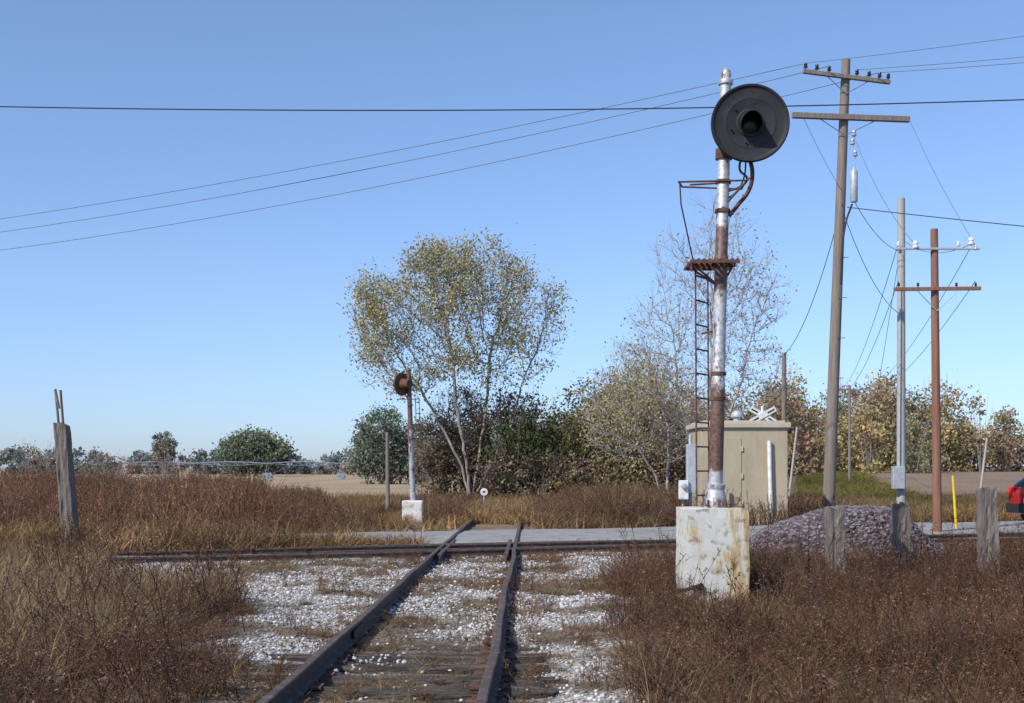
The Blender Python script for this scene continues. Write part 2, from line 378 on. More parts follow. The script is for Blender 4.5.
for sg in(-1,1):
    for ox in(-0.026,0.026):
        box("joint_bar",(trackX(11.3)+sg*G+wob(11.3,sg)+ox,11.31,TZ+0.07),(0.02,0.65,0.07),M_rail,track,bev=0.004)
for sg in(-1,1):
    rail("guard_rail",[(trackX(y)+sg*(G-0.12),y,TZ) for y in np.linspace(20.2,24.2,5)],track)
rr=random.Random(3)
bm=bmesh.new()
def add_tie(bm,c,L_,w,h,yaw,rr,tip=0):
    mtx=Matrix.Translation(c)@Matrix.Rotation(yaw,4,'Z')@Matrix.Rotation(tip,4,'Y')
    nx=14; prof=[(-.5,-.5),(-.5,.4),(-.42,.5),(-.1,.52),(.12,.47),(.4,.5),(.5,.42),(.5,-.5)]
    dents=[rr.uniform(-0.018,0.006) for _ in prof]; prev=None
    for i in range(nx+1):
        f=i/nx-.5; ring=[]
        for q,(y,z) in enumerate(prof):
            en=rr.uniform(-0.09,0.05) if i in(0,nx) else 0
            ring.append(bm.verts.new(mtx@Vector((f*L_+en,y*w+rr.uniform(-.016,.016),z*h+(dents[q]+rr.uniform(-.018,.006) if z>0 else 0)))))
        if prev:
            for k in range(len(prof)-1): bm.faces.new((prev[k],prev[k+1],ring[k+1],ring[k]))
        else: bm.faces.new(ring)
        prev=ring
    bm.faces.new(prev[::-1])
y=1.5
while y<23.5:
    top=TZ if y<10.4 else (TZ-.015 if y<12 else TZ-0.035)
    add_tie(bm,Vector((trackX(y)+rr.uniform(-.1,.1),y,top-0.09)),2.4+rr.uniform(-.25,.15),0.24,0.18,rr.uniform(-.05,.05),rr,rr.uniform(-.008,.008))
    y+=0.56+rr.uniform(-.05,.05)
bmesh.ops.recalc_face_normals(bm,faces=bm.faces)
bm_obj("ties",bm,M_tie,track)
bm=bmesh.new()
for k in range(34):
    yy=1.5+k*0.56
    for sg in(-1,1):
        bmesh.ops.create_cube(bm,size=1,matrix=Matrix.Translation((trackX(yy)+sg*G,yy,TZ))@Matrix.Diagonal((0.28,0.17,0.016,1)))
        for ox in(-0.085,0.085):
            bmesh.ops.create_cube(bm,size=1,matrix=Matrix.Translation((trackX(yy)+sg*G+ox,yy+0.04,TZ+0.018))@Matrix.Diagonal((0.035,0.03,0.03,1)))
bm_obj("tie_plates",bm,M_rust,track)

xtrack=empty("railroad_track",(0,22.5,0))
xd=Vector((ct,st_,0)); xn=Vector((-st_,ct,0))
c0=Vector((0,21.7,0))
for nm,o in(("near_rail",0),("far_rail",1.45)):
    rail(nm,[tuple(c0+xn*o+xd*t+Vector((0,0,TZ-.005+0.015*math.sin(t*0.4+o)))) for t in np.linspace(-60,60,100)],xtrack)
for o in(0.13,1.32):
    rail("guard_rail",[tuple(c0+xn*o+xd*t+Vector((0,0,TZ+.005))) for t in np.linspace(-3.4,2.2,6)],xtrack)
bm=bmesh.new()
t=-30
while t<30:
    if abs(t+0.7)>1.6:
        p=c0+xn*0.72+xd*t
        add_tie(bm,Vector((p.x,p.y,TZ-0.115)),2.45,0.23,0.18,math.atan2(xn.y,xn.x),rr)
    t+=0.56
bmesh.ops.recalc_face_normals(bm,faces=bm.faces)
bm_obj("ties",bm,M_tie,xtrack)

# ------------------------------------------------------------------ stones
def ico():
    bm=bmesh.new(); bmesh.ops.create_icosphere(bm,subdivisions=1,radius=1)
    v=np.array([x.co[:] for x in bm.verts]); f=np.array([[w.index for w in q.verts] for q in bm.faces]); bm.free(); return v,f
IV,IF=ico()
def stones(P,S,C,name,parent=None):
    acc=Acc()
    kk=6; var=[IV*(1+0.3*rng.normal(size=(len(IV),1)).clip(-1,1)) for _ in range(kk)]
    idx=rng.integers(0,kk,len(P))
    for k in range(kk):
        s=idx==k; p=P[s]; m_=len(p)
        if m_==0: continue
        ang=rng.uniform(0,2*np.pi,m_); ca,sa=np.cos(ang),np.sin(ang)
        sz=S[s][:,None]*np.stack([rng.uniform(.8,1.3,m_),rng.uniform(.7,1.1,m_),rng.uniform(.5,.85,m_)],1)
        v=var[k][None]*sz[:,None,:]
        vx=v[...,0]*ca[:,None]-v[...,1]*sa[:,None]; vy=v[...,0]*sa[:,None]+v[...,1]*ca[:,None]
        v=np.stack([vx,vy,v[...,2]],-1)+p[:,None,:]
        F=(np.arange(m_)*len(IV))[:,None,None]+IF[None]
        acc.add(v.reshape(-1,3),F.reshape(-1,3),np.repeat(C[s],len(IV),axis=0))
    return acc.obj(name,M_stone,parent)
n=80000
Y=6+16*rng.random(n)**1.25; X=rng.uniform(-7,4.5,n)
pd=dirt_patch(X,Y)
keep=(gravel_mask(X,Y)>rng.random(n)*0.9+0.05)&(rng.random(n)>pd*.9)
X=X[keep];Y=Y[keep];pd=pd[keep]
Z=height(X,Y)+0.006
ontie=(np.abs(X-trackX(Y))<1.2)&(rng.random(len(X))<np.interp(Y,[9.5,12],[.10,.6])); Z=np.where(ontie,np.maximum(Z,TZ+.005),Z)
S=rng.uniform(0.007,0.020,len(X))*np.interp(Y,[6,20],[1,1.25]); big=rng.random(len(X))<.06; S[big]*=1.7
base=np.array([0.50,0.49,0.475])[None]*rng.uniform(0.5,1.3,(len(X),1)); br=rng.random(len(X))<0.25+.4*pd
base[br]=np.array([0.24,0.195,0.155])*rng.uniform(.5,1.2,(br.sum(),1))
stones(np.stack([X,Y,Z],1),S,np.clip(base,0,.68),"white_gravel")

def pileh(X,Y):
    u=(X-5.62)/2.05; v=(Y-20.0)/1.6
    r=np.sqrt(u*u+v*v)+0.22*(vnoise(X,Y,0.9,31)-0.5)
    return 1.0*sstep(1.12,0.2,r)*(0.86+0.24*vnoise(X,Y,0.8,32))
pg=np.linspace(-2.6,2.6,60); PX,PY=np.meshgrid(5.62+pg,20.0+pg*0.9)
PZ=pileh(PX,PY)-0.09+0.03*vnoise(PX,PY,0.15,33)
pile=empty("gravel_pile",(5.62,20.0,0))
ii=np.arange(59)[:,None]*60+np.arange(59)[None,:]
tri_mesh("mound",np.stack([PX.ravel(),PY.ravel(),PZ.ravel()],1),np.stack([ii,ii+1,ii+61,ii+60],-1).reshape(-1,4),np.tile([0.07,0.057,0.06],(3600,1)),M_stone,pile,True)
n=14000; X=5.62+rng.uniform(-2.4,2.4,n); Y=20.0+rng.uniform(-2.0,2.0,n); H=pileh(X,Y); k=H>0.03+0.1*rng.random(n)
X,Y,H=X[k],Y[k],H[k]
C=np.array([0.135,0.112,0.118])[None]*rng.uniform(0.4,1.7,(len(X),1))
C+=rng.uniform(-.012,.012,(len(X),3))
stones(np.stack([X,Y,H-0.07],1),rng.uniform(0.018,0.048,len(X)),np.clip(C,0.02,.5),"stones",pile)

# ------------------------------------------------------------------ weeds & grass
def tmpl_weed(seed, stems=4, col=(0.17,0.098,0.066), tuft=(0.24,0.155,0.11), fat=1.0, bushy=1.0, tf=1.0, spread=.10):
    r=np.random.default_rng(seed); acc=Acc(); col=np.array(col); tuft=np.array(tuft)
    for s in range(stems):
        a=r.uniform(0,2*np.pi); rad=r.uniform(0,spread); p=np.array([math.cos(a)*rad,math.sin(a)*rad,-0.03])
        h=r.uniform(0.5,1.1); lean=r.normal(size=2)*0.18; segs=4; P=[p]
        for k in range(segs):
            f=(k+1)/segs; P.append(np.array([p[0]+lean[0]*f*f+r.normal()*.01,p[1]+lean[1]*f*f+r.normal()*.01,h*f]))
        P=np.array(P); R=np.linspace(0.0042,0.0018,segs+1)*fat
        V,F=tubes(P[:-1],P[1:],R[:-1],R[1:],3); acc.add(V,F,col*r.uniform(.7,1.3))
        nb=int(9*bushy); T0=[];T1=[]
        for q in range(nb):
            f=r.uniform(0.25,0.97); i=min(int(f*segs),segs-1); g2=f*segs-i; base=P[i]*(1-g2)+P[i+1]*g2
            ln=r.uniform(.06,.22)*(1.15-f*0.7); aa=r.uniform(0,2*np.pi); up=r.uniform(.7,1.9)
            tip=base+np.array([math.cos(aa),math.sin(aa),up])*ln/math.sqrt(1+up*up)
            T0.append(base);T1.append(tip)
        T0=np.array(T0);T1=np.array(T1)
        V,F=tubes(T0,T1,0.0017*fat,0.001*fat,3); acc.add(V,F,col*1.0)
        m_=int(26*bushy); i=r.integers(0,nb,m_); f=r.uniform(.35,1.1,m_)[:,None]
        L_=T0[i]*(1-f)+T1[i]*f+r.normal(size=(m_,3))*0.008
        V,F=leaves(L_,r.uniform(.004,.012,m_)*fat*tf,r); acc.add(V,F,np.repeat(tuft*r.uniform(.45,1.5,(m_,1)),4,axis=0))
    return acc.arrays()
def tmpl_grass(seed, blades=26, col=(0.40,0.30,0.18), w=0.004, spread=.09):
    r=np.random.default_rng(seed); acc=Acc(); col=np.array(col)
    for s in range(blades):
        a=r.uniform(0,2*np.pi); rad=r.uniform(0,spread); p=np.array([math.cos(a)*rad,math.sin(a)*rad,-0.03]); h=r.uniform(.4,1.05)
        dr=r.uniform(0,2*np.pi); bend=r.uniform(.05,.55); d=np.array([math.cos(dr),math.sin(dr),0]); sd=np.array([-d[1],d[0],0])*w
        if r.random()<.5: sd=np.array([sd[1],-sd[0],0])
        V=[];F=[]
        for k in range(4):
            f=k/3; c=p+np.array([0,0,h*(f-0.25*bend*f*f*1.2)])+d*bend*f*f*h
            ww=(1-f*.85); V+= [c-sd*ww,c+sd*ww]
        for k in range(3): b0=2*k; F+=[[b0,b0+1,b0+3],[b0,b0+3,b0+2]]
        acc.add(V,F,col*r.uniform(.55,1.3))
    return acc.arrays()
def scatter(acc,tm,X,Y,hs,ws,tint,r=rng,zoff=0.0):
    tm_n=len(tm); idx=r.integers(0,tm_n,len(X)); Z=height(X,Y)+zoff
    for k in range(tm_n):
        s=idx==k; m_=int(s.sum())
        if m_==0: continue
        V,F,C=tm[k]; ang=r.uniform(0,2*np.pi,m_); ca,sa=np.cos(ang)[:,None],np.sin(ang)[:,None]
        w=ws[s][:,None]; h=hs[s][:,None]
        lx=r.normal(size=(m_,1))*0.1; ly=r.normal(size=(m_,1))*0.1
        vx=(V[None,:,0]*ca-V[None,:,1]*sa)*w+X[s][:,None]+lx*V[None,:,2]*h
        vy=(V[None,:,0]*sa+V[None,:,1]*ca)*w+Y[s][:,None]+ly*V[None,:,2]*h
        vz=V[None,:,2]*h+Z[s][:,None]
        v=np.stack([vx,vy,vz],-1).reshape(-1,3)
        Fk=((np.arange(m_)*len(V))[:,None,None]+F[None]).reshape(-1,3)
        Ck=(C[None]*tint[s][:,None,:]).reshape(-1,3)
        acc.add(v,Fk,Ck)
WD=[tmpl_weed(100+i,stems=2+i%3) for i in range(9)]
WT=[tmpl_weed(150+i,stems=1+i%2,fat=1.35,bushy=1.3,col=(.13,.072,.052),tuft=(.21,.13,.095),spread=.05) for i in range(6)]
WDf=[tmpl_weed(200+i,stems=5,fat=2.2,bushy=0.8,tf=.75,col=(0.23,0.14,0.095),tuft=(0.31,0.20,0.14),spread=.22) for i in range(6)]
GR=[tmpl_grass(300+i) for i in range(6)]
GRf=[tmpl_grass(400+i,blades=22,w=0.010,spread=.2) for i in range(4)]
def tintf(n,lo=.65,hi=1.35,hue=.12):
    return rng.uniform(lo,hi,(n,1))*(1+rng.uniform(-hue,hue,(n,3)))
def ptint(X,Y,s,seed,lo=.7,hi=1.35,hue=.08):
    """patchy tint so colour drifts across the stand"""
    v=vnoise(X,Y,s,seed)[:,None]; w=vnoise(X,Y,s*.6,seed+5)[:,None]
    return (lo+(hi-lo)*v)*rng.uniform(.75,1.25,(len(X),1))*(1+np.concatenate([.16*(w-.5),0*w,-.2*(w-.5)],1)+rng.uniform(-hue,hue,(len(X),3)))
def clearmask(X,Y):
    ok=(np.abs(Y-roadY(X))/1.052>RH+.3)&(np.abs(Y-(crossY(X)+.75))>1.1)
    ok&=~((X>1.85)&(X<2.9)&(Y>13.85)&(Y<14.9))
    return ok
def region(n,x0,x1,y0,y1,p=1.0):
    Y=y0+(y1-y0)*rng.random(n)**p; X=rng.uniform(x0,x1,n); return X,Y
def inpile(X,Y,s=1.0): return (((X-5.62)/(2.1*s))**2+((Y-20.0)/(1.65*s))**2)<1.0

acc=Acc()
X,Y=region(7500,0.6,10.5,5.5,21.0); d=vnoise(X,Y,1.0,41)*.6+vnoise(X,Y,.4,51)*.4
k=clearmask(X,Y)&(gravel_mask(X,Y)<.4)&(rng.random(len(X))<0.15+1.1*d)&(X<Y*0.5+1.2)&~inpile(X,Y)
X,Y,d=X[k],Y[k],d[k]
hs=(0.26+0.36*d)*rng.uniform(.5,1.3,len(X))
hs*=np.where((X>1.7)&(X<3.0)&(Y<14.2)&(Y>11.5),0.5,1)
scatter(acc,WD,X,Y,hs,rng.uniform(.8,1.3,len(X)),ptint(X,Y,1.3,61,.6,1.25)*np.array([1.02,.97,.95]))
X,Y=region(1700,0.9,10.5,6,21.0)
k=clearmask(X,Y)&(gravel_mask(X,Y)<.3)&(rng.random(len(X))<vnoise(X,Y,.8,52)*1.2)&(X<Y*0.5+1.2)&~inpile(X,Y)&~((X>1.6)&(X<3.0)&(Y<14.2)&(Y>10.5))
X,Y=X[k],Y[k]
scatter(acc,WT,X,Y,rng.uniform(.5,.95,len(X))*np.interp(Y,[6,14,20],[.85,1,.8]),rng.uniform(.9,1.2,len(X)),ptint(X,Y,1.3,62,.7,1.2))
X,Y=region(6500,-10,-1.8,5.5,20,1.0); d=vnoise(X,Y,1.1,42)*.6+vnoise(X,Y,.4,53)*.4
k=clearmask(X,Y)&(gravel_mask(X,Y)<.4)&(rng.random(len(X))<1.3*d-.05)&(X>-Y*0.5-1.2)
X,Y,d=X[k],Y[k],d[k]
scatter(acc,WD,X,Y,(0.2+0.38*d)*rng.uniform(.5,1.3,len(X)),rng.uniform(.8,1.3,len(X)),ptint(X,Y,1.3,63))
X,Y=region(1900,-10,-2.2,6,20)
k=clearmask(X,Y)&(gravel_mask(X,Y)<.4)&(rng.random(len(X))<vnoise(X,Y,.9,54)*1.2)&(X>-Y*0.5-1.2)
X,Y=X[k],Y[k]
scatter(acc,WT,X,Y,rng.uniform(.45,1.0,len(X))*np.interp(Y,[6,14,20],[.8,1,.9]),rng.uniform(.9,1.2,len(X)),ptint(X,Y,1.3,64,.75,1.25))
X,Y=region(3600,-6,3.2,6.5,21,1.0); d=vnoise(X,Y,.7,43)*.5+.5*dirt_patch(X,Y)
k=clearmask(X,Y)&(gravel_mask(X,Y)>.45)&(rng.random(len(X))<(d-.25)*1.3)&(np.abs(np.abs(X-trackX(Y))-.69)>.1)
X,Y=X[k],Y[k]
scatter(acc,WD,X,Y,rng.uniform(.06,.36,len(X))*np.where(np.abs(X-trackX(Y))<.7,.55,1),rng.uniform(.5,1.0,len(X)),tintf(len(X))*np.array([1.15,1.0,.85]))
X=np.concatenate([rng.uniform(1.2,1.95,70),rng.uniform(2.85,4.2,110)]); Y=np.concatenate([rng.uniform(13.2,15.2,70),rng.uniform(13.2,15.8,110)])
scatter(acc,WD,X,Y,rng.uniform(.3,.75,len(X)),rng.uniform(.8,1.2,len(X)),tintf(len(X)))
acc.obj("dry_weeds",M_plant)

acc=Acc()
X,Y=region(8500,-13,-3.2,8,21.0); d=vnoise(X,Y,1.6,44)
k=clearmask(X,Y)&(gravel_mask(X,Y)<.4)&(rng.random(len(X))<d*1.3)&(X>-Y*.5-1.2)&(X<-Y*.20)
X,Y=X[k],Y[k]
scatter(acc,GR,X,Y,rng.uniform(.25,.6,len(X)),rng.uniform(.9,1.6,len(X)),ptint(X,Y,1.4,65,.75,1.25,.04)*np.array([1.04,1,.92]))
X,Y=region(3000,0.9,10.5,6,21); d=vnoise(X,Y,1.2,55)
k=clearmask(X,Y)&(gravel_mask(X,Y)<.4)&(rng.random(len(X))<d*1.1)&(X<Y*.5+1.2)&~inpile(X,Y)
X,Y=X[k],Y[k]
scatter(acc,GR,X,Y,rng.uniform(.15,.45,len(X)),rng.uniform(.9,1.6,len(X)),ptint(X,Y,1.4,66,.4,.8,.06)*np.array([1.05,.95,.85]))
X,Y=region(9500,-10,10.5,5.5,21); d=vnoise(X,Y,.9,45)
k=clearmask(X,Y)&(gravel_mask(X,Y)<.55)&(rng.random(len(X))<.25+.7*d)&(np.abs(X)<Y*.5+1.2)&~inpile(X,Y)
X,Y=X[k],Y[k]
scatter(acc,GR,X,Y,rng.uniform(.05,.2,len(X)),rng.uniform(.8,1.5,len(X)),tintf(len(X),.35,.95,.1)*np.array([1,.9,.82]))
X,Y=region(5500,-6,3.4,6.5,21)
k=clearmask(X,Y)&(gravel_mask(X,Y)>.4)&(rng.random(len(X))<dirt_patch(X,Y)*.8+.05)&(np.abs(np.abs(X-trackX(Y))-.69)>.08)
X,Y=X[k],Y[k]
scatter(acc,GR,X,Y,rng.uniform(.03,.13,len(X)),rng.uniform(.5,1.0,len(X)),tintf(len(X),.4,1.0,.1))
X,Y=region(18000,-26,26,21,56); d=vnoise(X,Y,2.0,46)
k=clearmask(X,Y)&(np.abs(X)<Y*.5+2)&(rng.random(len(X))<.45+.6*d)&(X<15)
k&=~((X>4.6)&(X<8.2)&(Y>32.5)&(Y<36))&~((np.abs(X-trackX(Y))<1.1)&(Y<33))
X,Y,d=X[k],Y[k],d[k]
side=np.where(Y<roadY(X),np.where(X<-1.8,1.0,.22),1.0); ht=np.where((X>2.2)&(X<6.5)&(Y>34),.95,.5)
scatter(acc,GRf,X,Y,ht*side*rng.uniform(.5,1.15,len(X)),rng.uniform(1,2.2,len(X)),ptint(X,Y,2.5,67,.5,1.0,.06)*np.array([1.02,.88,.76]))
X,Y=region(6000,-18,-1.6,17,27); k=(Y>crossY(X)+1.75)&(Y<roadY(X)-RH*1.05-.2); X,Y=X[k],Y[k]
scatter(acc,GRf,X,Y,rng.uniform(.35,.75,len(X))*np.interp(X,[-6,-1.6],[1.1,.45]),rng.uniform(1,1.8,len(X)),ptint(X,Y,1.5,68,.6,1.1,.06)*np.array([1.02,.88,.76]))
X,Y=region(6000,9,34,37,95)
k=(X-(Y-38)*.23>9.5)&(X-(Y-38)*.2<16)
X,Y=X[k],Y[k]
scatter(acc,GRf,X,Y,rng.uniform(.15,.4,len(X)),rng.uniform(1.5,3,len(X)),ptint(X,Y,4,69,.6,1.1,.08)*np.array([.58,.68,.38]))
X,Y=region(3500,11,30,31,60); k=clearmask(X,Y)&(X-(Y-38)*.2>15)|((Y<40)&clearmask(X,Y)&(X>10)); X,Y=X[k],Y[k]
scatter(acc,GRf,X,Y,rng.uniform(.1,.35,len(X)),rng.uniform(1,2.4,len(X)),tintf(len(X),.4,.8,.08)*np.array([1,.85,.75]))
acc.obj("dry_grass",M_plant)

acc=Acc()
X,Y=region(12000,-34,-3,19,62,1.0); d=vnoise(X,Y,2.6,47)
bd=-5.2-(Y-26)*.22+1.5*(vnoise(X,Y,2.0,48)-.5)
k=clearmask(X,Y)&(Y>crossY(X)+1)&(X>-Y*.5-2)&(X<bd+2.5)&(rng.random(len(X))<.35+.7*d)
X,Y,d,bd=X[k],Y[k],d[k],bd[k]
hs=np.where(X<bd,1.0,.6)*(.8+.7*d)*rng.uniform(.6,1.15,len(X))*np.where(Y<roadY(X),.75,1)
scatter(acc,WDf,X,Y,hs,rng.uniform(.8,1.4,len(X)),ptint(X,Y,3.5,70,.6,1.3)*np.array([1.02,.95,.92]))
X,Y=region(4500,-4,9,31,52); d=vnoise(X,Y,2.2,49)
k=clearmask(X,Y)&(rng.random(len(X))<d*1.2)&(np.abs(X-trackX(Y))>1.0)&~((X>4.6)&(X<8.2)&(Y>32.5)&(Y<36))
X,Y,d=X[k],Y[k],d[k]
scatter(acc,WDf,X,Y,rng.uniform(.35,.85,len(X))*np.where(X>2,1.2,.7),rng.uniform(.8,1.4,len(X)),ptint(X,Y,3,71,.55,1.1))
acc.obj("tall_weeds",M_plant)

# ------------------------------------------------------------------ trees
def sample_blobs(blobs,n,r,shell=0.0):
    vol=np.array([b[3]*b[4]*b[5] for b in blobs]); idx=r.choice(len(blobs),n,p=vol/vol.sum()); B=np.array([b[:6] for b in blobs])[idx]
    u=r.normal(size=(n,3)); u/=np.linalg.norm(u,axis=1,keepdims=True); rad=(shell+(1-shell)*r.random(n))**(1/3)
    return B[:,:3]+u*rad[:,None]*B[:,3:6], idx
def grow(attr,stems,step,infl,kill,iters,r,up=0.08):
    nodes=[];par=[]
    for st in stems:
        pi=-1 if not nodes else 0
        prev=Vector(st[0])
        if not nodes: nodes.append(prev.copy());par.append(-1);pi=0
        for a,b in zip(st[:-1],st[1:]):
            a=Vector(a);b=Vector(b);k=max(1,int((b-a).length/step))
            for q in range(1,k+1):
                p=a.lerp(b,q/k)+Vector(r.normal(size=3)*step*.08); nodes.append(p);par.append(pi);pi=len(nodes)-1
    A=[Vector(p) for p in attr]; kids={}
    for it in range(iters):
        if not A: break
        kd=kdtree.KDTree(len(nodes))
        for i,p in enumerate(nodes): kd.insert(p,i)
        kd.balance(); accd={}; rest=[]
        for a in A:
            co,i,dist=kd.find(a)
            if dist<kill: continue
            rest.append(a)
            if dist<infl: accd[i]=accd.get(i,Vector((0,0,0)))+(a-co).normalized()
        A=rest; new=0
        for i,dv in accd.items():
            dv=dv.normalized()+Vector((r.normal()*.18,r.normal()*.18,r.normal()*.18+up)); dv.normalize()
            p=nodes[i]+dv*step
            if any((nodes[c]-p).length<step*.35 for c in kids.get(i,[])): continue
            nodes.append(p);par.append(i);kids.setdefault(i,[]).append(len(nodes)-1);new+=1
        if new==0: break
    return nodes,par
def make_tree(name,loc,blobs,stems,nattr,step,infl,kill,tip,expo,barkc,leafc,nleaf,leafsz,seed,twigs=2,twl=(.3,.6),twr=.008,iters=70,trunk_scale=1.0,clump=.18,up=.12,pw=2.2):
    r=np.random.default_rng(seed); parent=empty(name,loc)
    attr,_=sample_blobs(blobs,nattr,r,.05)
    nodes,par=grow(attr,stems,step,infl,kill,iters,r,up)
    n=len(nodes); P=np.array([v[:] for v in nodes]); w=np.zeros(n); child=np.zeros(n,int)
    for i in range(n-1,0,-1):
        if child[i]==0: w[i]=tip**expo
        if par[i]>=0: w[par[i]]+=w[i]; child[par[i]]+=1
    w[0]=max(w[0],tip**expo); R=w**(1/expo)
    Rm=R*np.interp(R,[0,.05,.3],[1,1,trunk_scale])
    par=np.array(par); e=np.arange(1,n)
    acc=Acc(); thick=Rm[e]>.05; bc=np.array(barkc)
    for msk,sd in((thick,8),(~thick,4)):
        ee=e[msk]
        if len(ee)==0: continue
        p=par[ee]; r0=np.minimum(Rm[p],Rm[ee]*1.5)
        V,F=tubes(P[p],P[ee],r0,Rm[ee],sd); acc.add(V,F,np.repeat(bc*r.uniform(.75,1.2,(len(ee),1)),2*sd,axis=0))
    thin=np.where(R<tip*3.2)[0]; thin=np.repeat(thin,twigs); m_=len(thin)
    dirv=P[thin]-P[np.maximum(par[thin],0)]; dirv/=np.linalg.norm(dirv,axis=1,keepdims=True)+1e-6
    dv=dirv+r.normal(size=(m_,3))*.5+np.array([0,0,.4]); dv/=np.linalg.norm(dv,axis=1,keepdims=True)
    ln=r.uniform(twl[0],twl[1],(m_,1)); T0=P[thin]; T1=T0+dv*ln
    V,F=tubes(T0,T1,twr,twr*.5,3); acc.add(V,F,bc*1.1)
    acc.obj("trunk_and_branches",M_bark,parent,True)
    if nleaf:
        zc=(T1[:,2]-T1[:,2].min())/(np.ptp(T1[:,2])+1e-6)
        wgt=r.random(m_)**1.2*(.04+vnoise(T1[:,0]*1.0+T1[:,1]*.3,T1[:,2],1.3,seed)**pw)*(.35+zc); wgt/=wgt.sum()
        i=r.choice(m_,nleaf,p=wgt); f=r.uniform(.1,1.1,nleaf)[:,None]
        LP=T0[i]*(1-f)+T1[i]*f+r.normal(size=(nleaf,3))*clump
        V,F=leaves(LP,r.uniform(leafsz*.6,leafsz*1.3,nleaf),r)
        lc=np.array(leafc); ci=r.integers(0,len(lc),nleaf); C=lc[ci]*r.uniform(.7,1.3,(nleaf,1))
        tri_mesh("foliage",V,F,np.repeat(C,4,axis=0),M_leaf,parent)
    return parent
by=55
blobs1=[(-2.6,by,8.6,3.2,2.6,2.9),(-5.7,by,7.7,1.9,2.0,2.1),(-6.0,by,9.3,1.5,1.5,1.3),(-3.6,by-.3,10.5,1.5,1.5,1.1),(-0.6,by,9.8,1.9,1.8,1.6),(0.9,by,8.3,1.6,1.7,1.9),(1.5,by,7.4,1.0,1.2,1.2),(-4.9,by,5.8,2.0,1.7,1.1),(-.3,by,6.2,2.0,1.7,1.3),(-2.4,by,11.3,.7,.7,.7),(-.7,by,11.1,.8,.8,.8),(1.6,by,9.3,.7,.7,.8)]
stems1=[[(-1.9,by,-.2),(-2.3,by,1.6),(-3.6,by+.2,4.0),(-4.3,by,5.4)],[(-1.9,by,-.2),(-2.1,by-.1,2),(-2.6,by-.4,4.5),(-2.7,by-.3,6.8)],[(-1.9,by,-.2),(-1.5,by+.2,2),(-1.2,by+.5,4.4),(-1.0,by+.3,6.6)],[(-1.9,by,-.2),(-.9,by-.2,1.8),(.1,by,4.0),(.6,by,5.8)]]
ylw=[(0.45,0.41,0.20),(0.37,0.35,0.17),(0.5,0.44,0.23),(0.30,0.29,0.16),(0.40,0.33,0.22)]
make_tree("cottonwood_tree",(-1.9,by,0),blobs1,stems1,1500,.31,3.2,.39,.010,2.35,(.27,.235,.2),ylw,24000,.068,11,twigs=3,twl=(.25,.75),twr=.009,trunk_scale=.72,clump=.25)
by=49
blobs2=[(7.9,by,7.2,2.6,2.2,4.2),(6.6,by,9.4,1.3,1.3,2.1),(9.9,by,8.3,1.5,1.5,2.2),(8.4,by,11.0,1.3,1.3,1.6),(5.9,by,6.2,1.6,1.6,2.2),(10.0,by,5.0,1.4,1.4,2)]
stems2=[[(7.7,by,-.2),(7.4,by,2),(6.8,by,4.5),(6.6,by,7)],[(7.7,by,-.2),(7.9,by,2.5),(8.1,by,5),(8.2,by,8.5)],[(7.7,by,-.2),(8.4,by,2.4),(9.3,by,4.8),(9.8,by,7)]]
pale=[(0.48,0.44,0.3),(0.42,0.39,0.25),(0.5,0.43,0.3),(0.40,0.33,0.24)]
make_tree("sparse_tree",(7.7,by,0),blobs2,stems2,1150,.33,3,.42,.0085,2.4,(.36,.33,.30),pale,2600,.06,12,twigs=4,twl=(.3,.95),twr=.007,trunk_scale=.7,up=.3)
by=46
blobs3=[(5.0,by,3.8,2.1,1.8,2.2),(3.9,by,3.2,1.3,1.2,1.5),(6.4,by,3.5,1.5,1.4,2),(5.0,by,5.2,1.1,1.1,1.4)]
stems3=[[(5.9,by,-.2),(5.5,by,1.2),(4.8,by,2.4)],[(5.9,by,-.2),(6.0,by,1.5),(6.0,by,3)]]
make_tree("sparse_tree",(5.9,by,0),blobs3,stems3,850,.26,3,.33,.0085,2.4,(.34,.305,.27),[(0.43,0.38,0.19),(0.36,0.33,0.16),(0.46,0.38,0.21)],4200,.055,13,twigs=4,twl=(.3,.75),twr=.0075,trunk_scale=.7)
by=57
blobs4=[(-2.3,by,3.0,1.8,1.4,2.2),(-.2,by,2.6,1.7,1.2,2.4),(-3.6,by,2.4,1.2,1,1.6)]
make_tree("bare_brush_tree",(-1.2,by,0),blobs4,[[(-1.2,by,-.2),(-1.6,by,1.5)],[(-1.2,by,-.2),(-.6,by,1.6)]],900,.25,3,.3,.01,2.4,(.22,.18,.16),[(0.24,0.18,0.14),(0.22,0.2,0.12)],6000,.07,14,twigs=4,twl=(.3,.8),twr=.010)

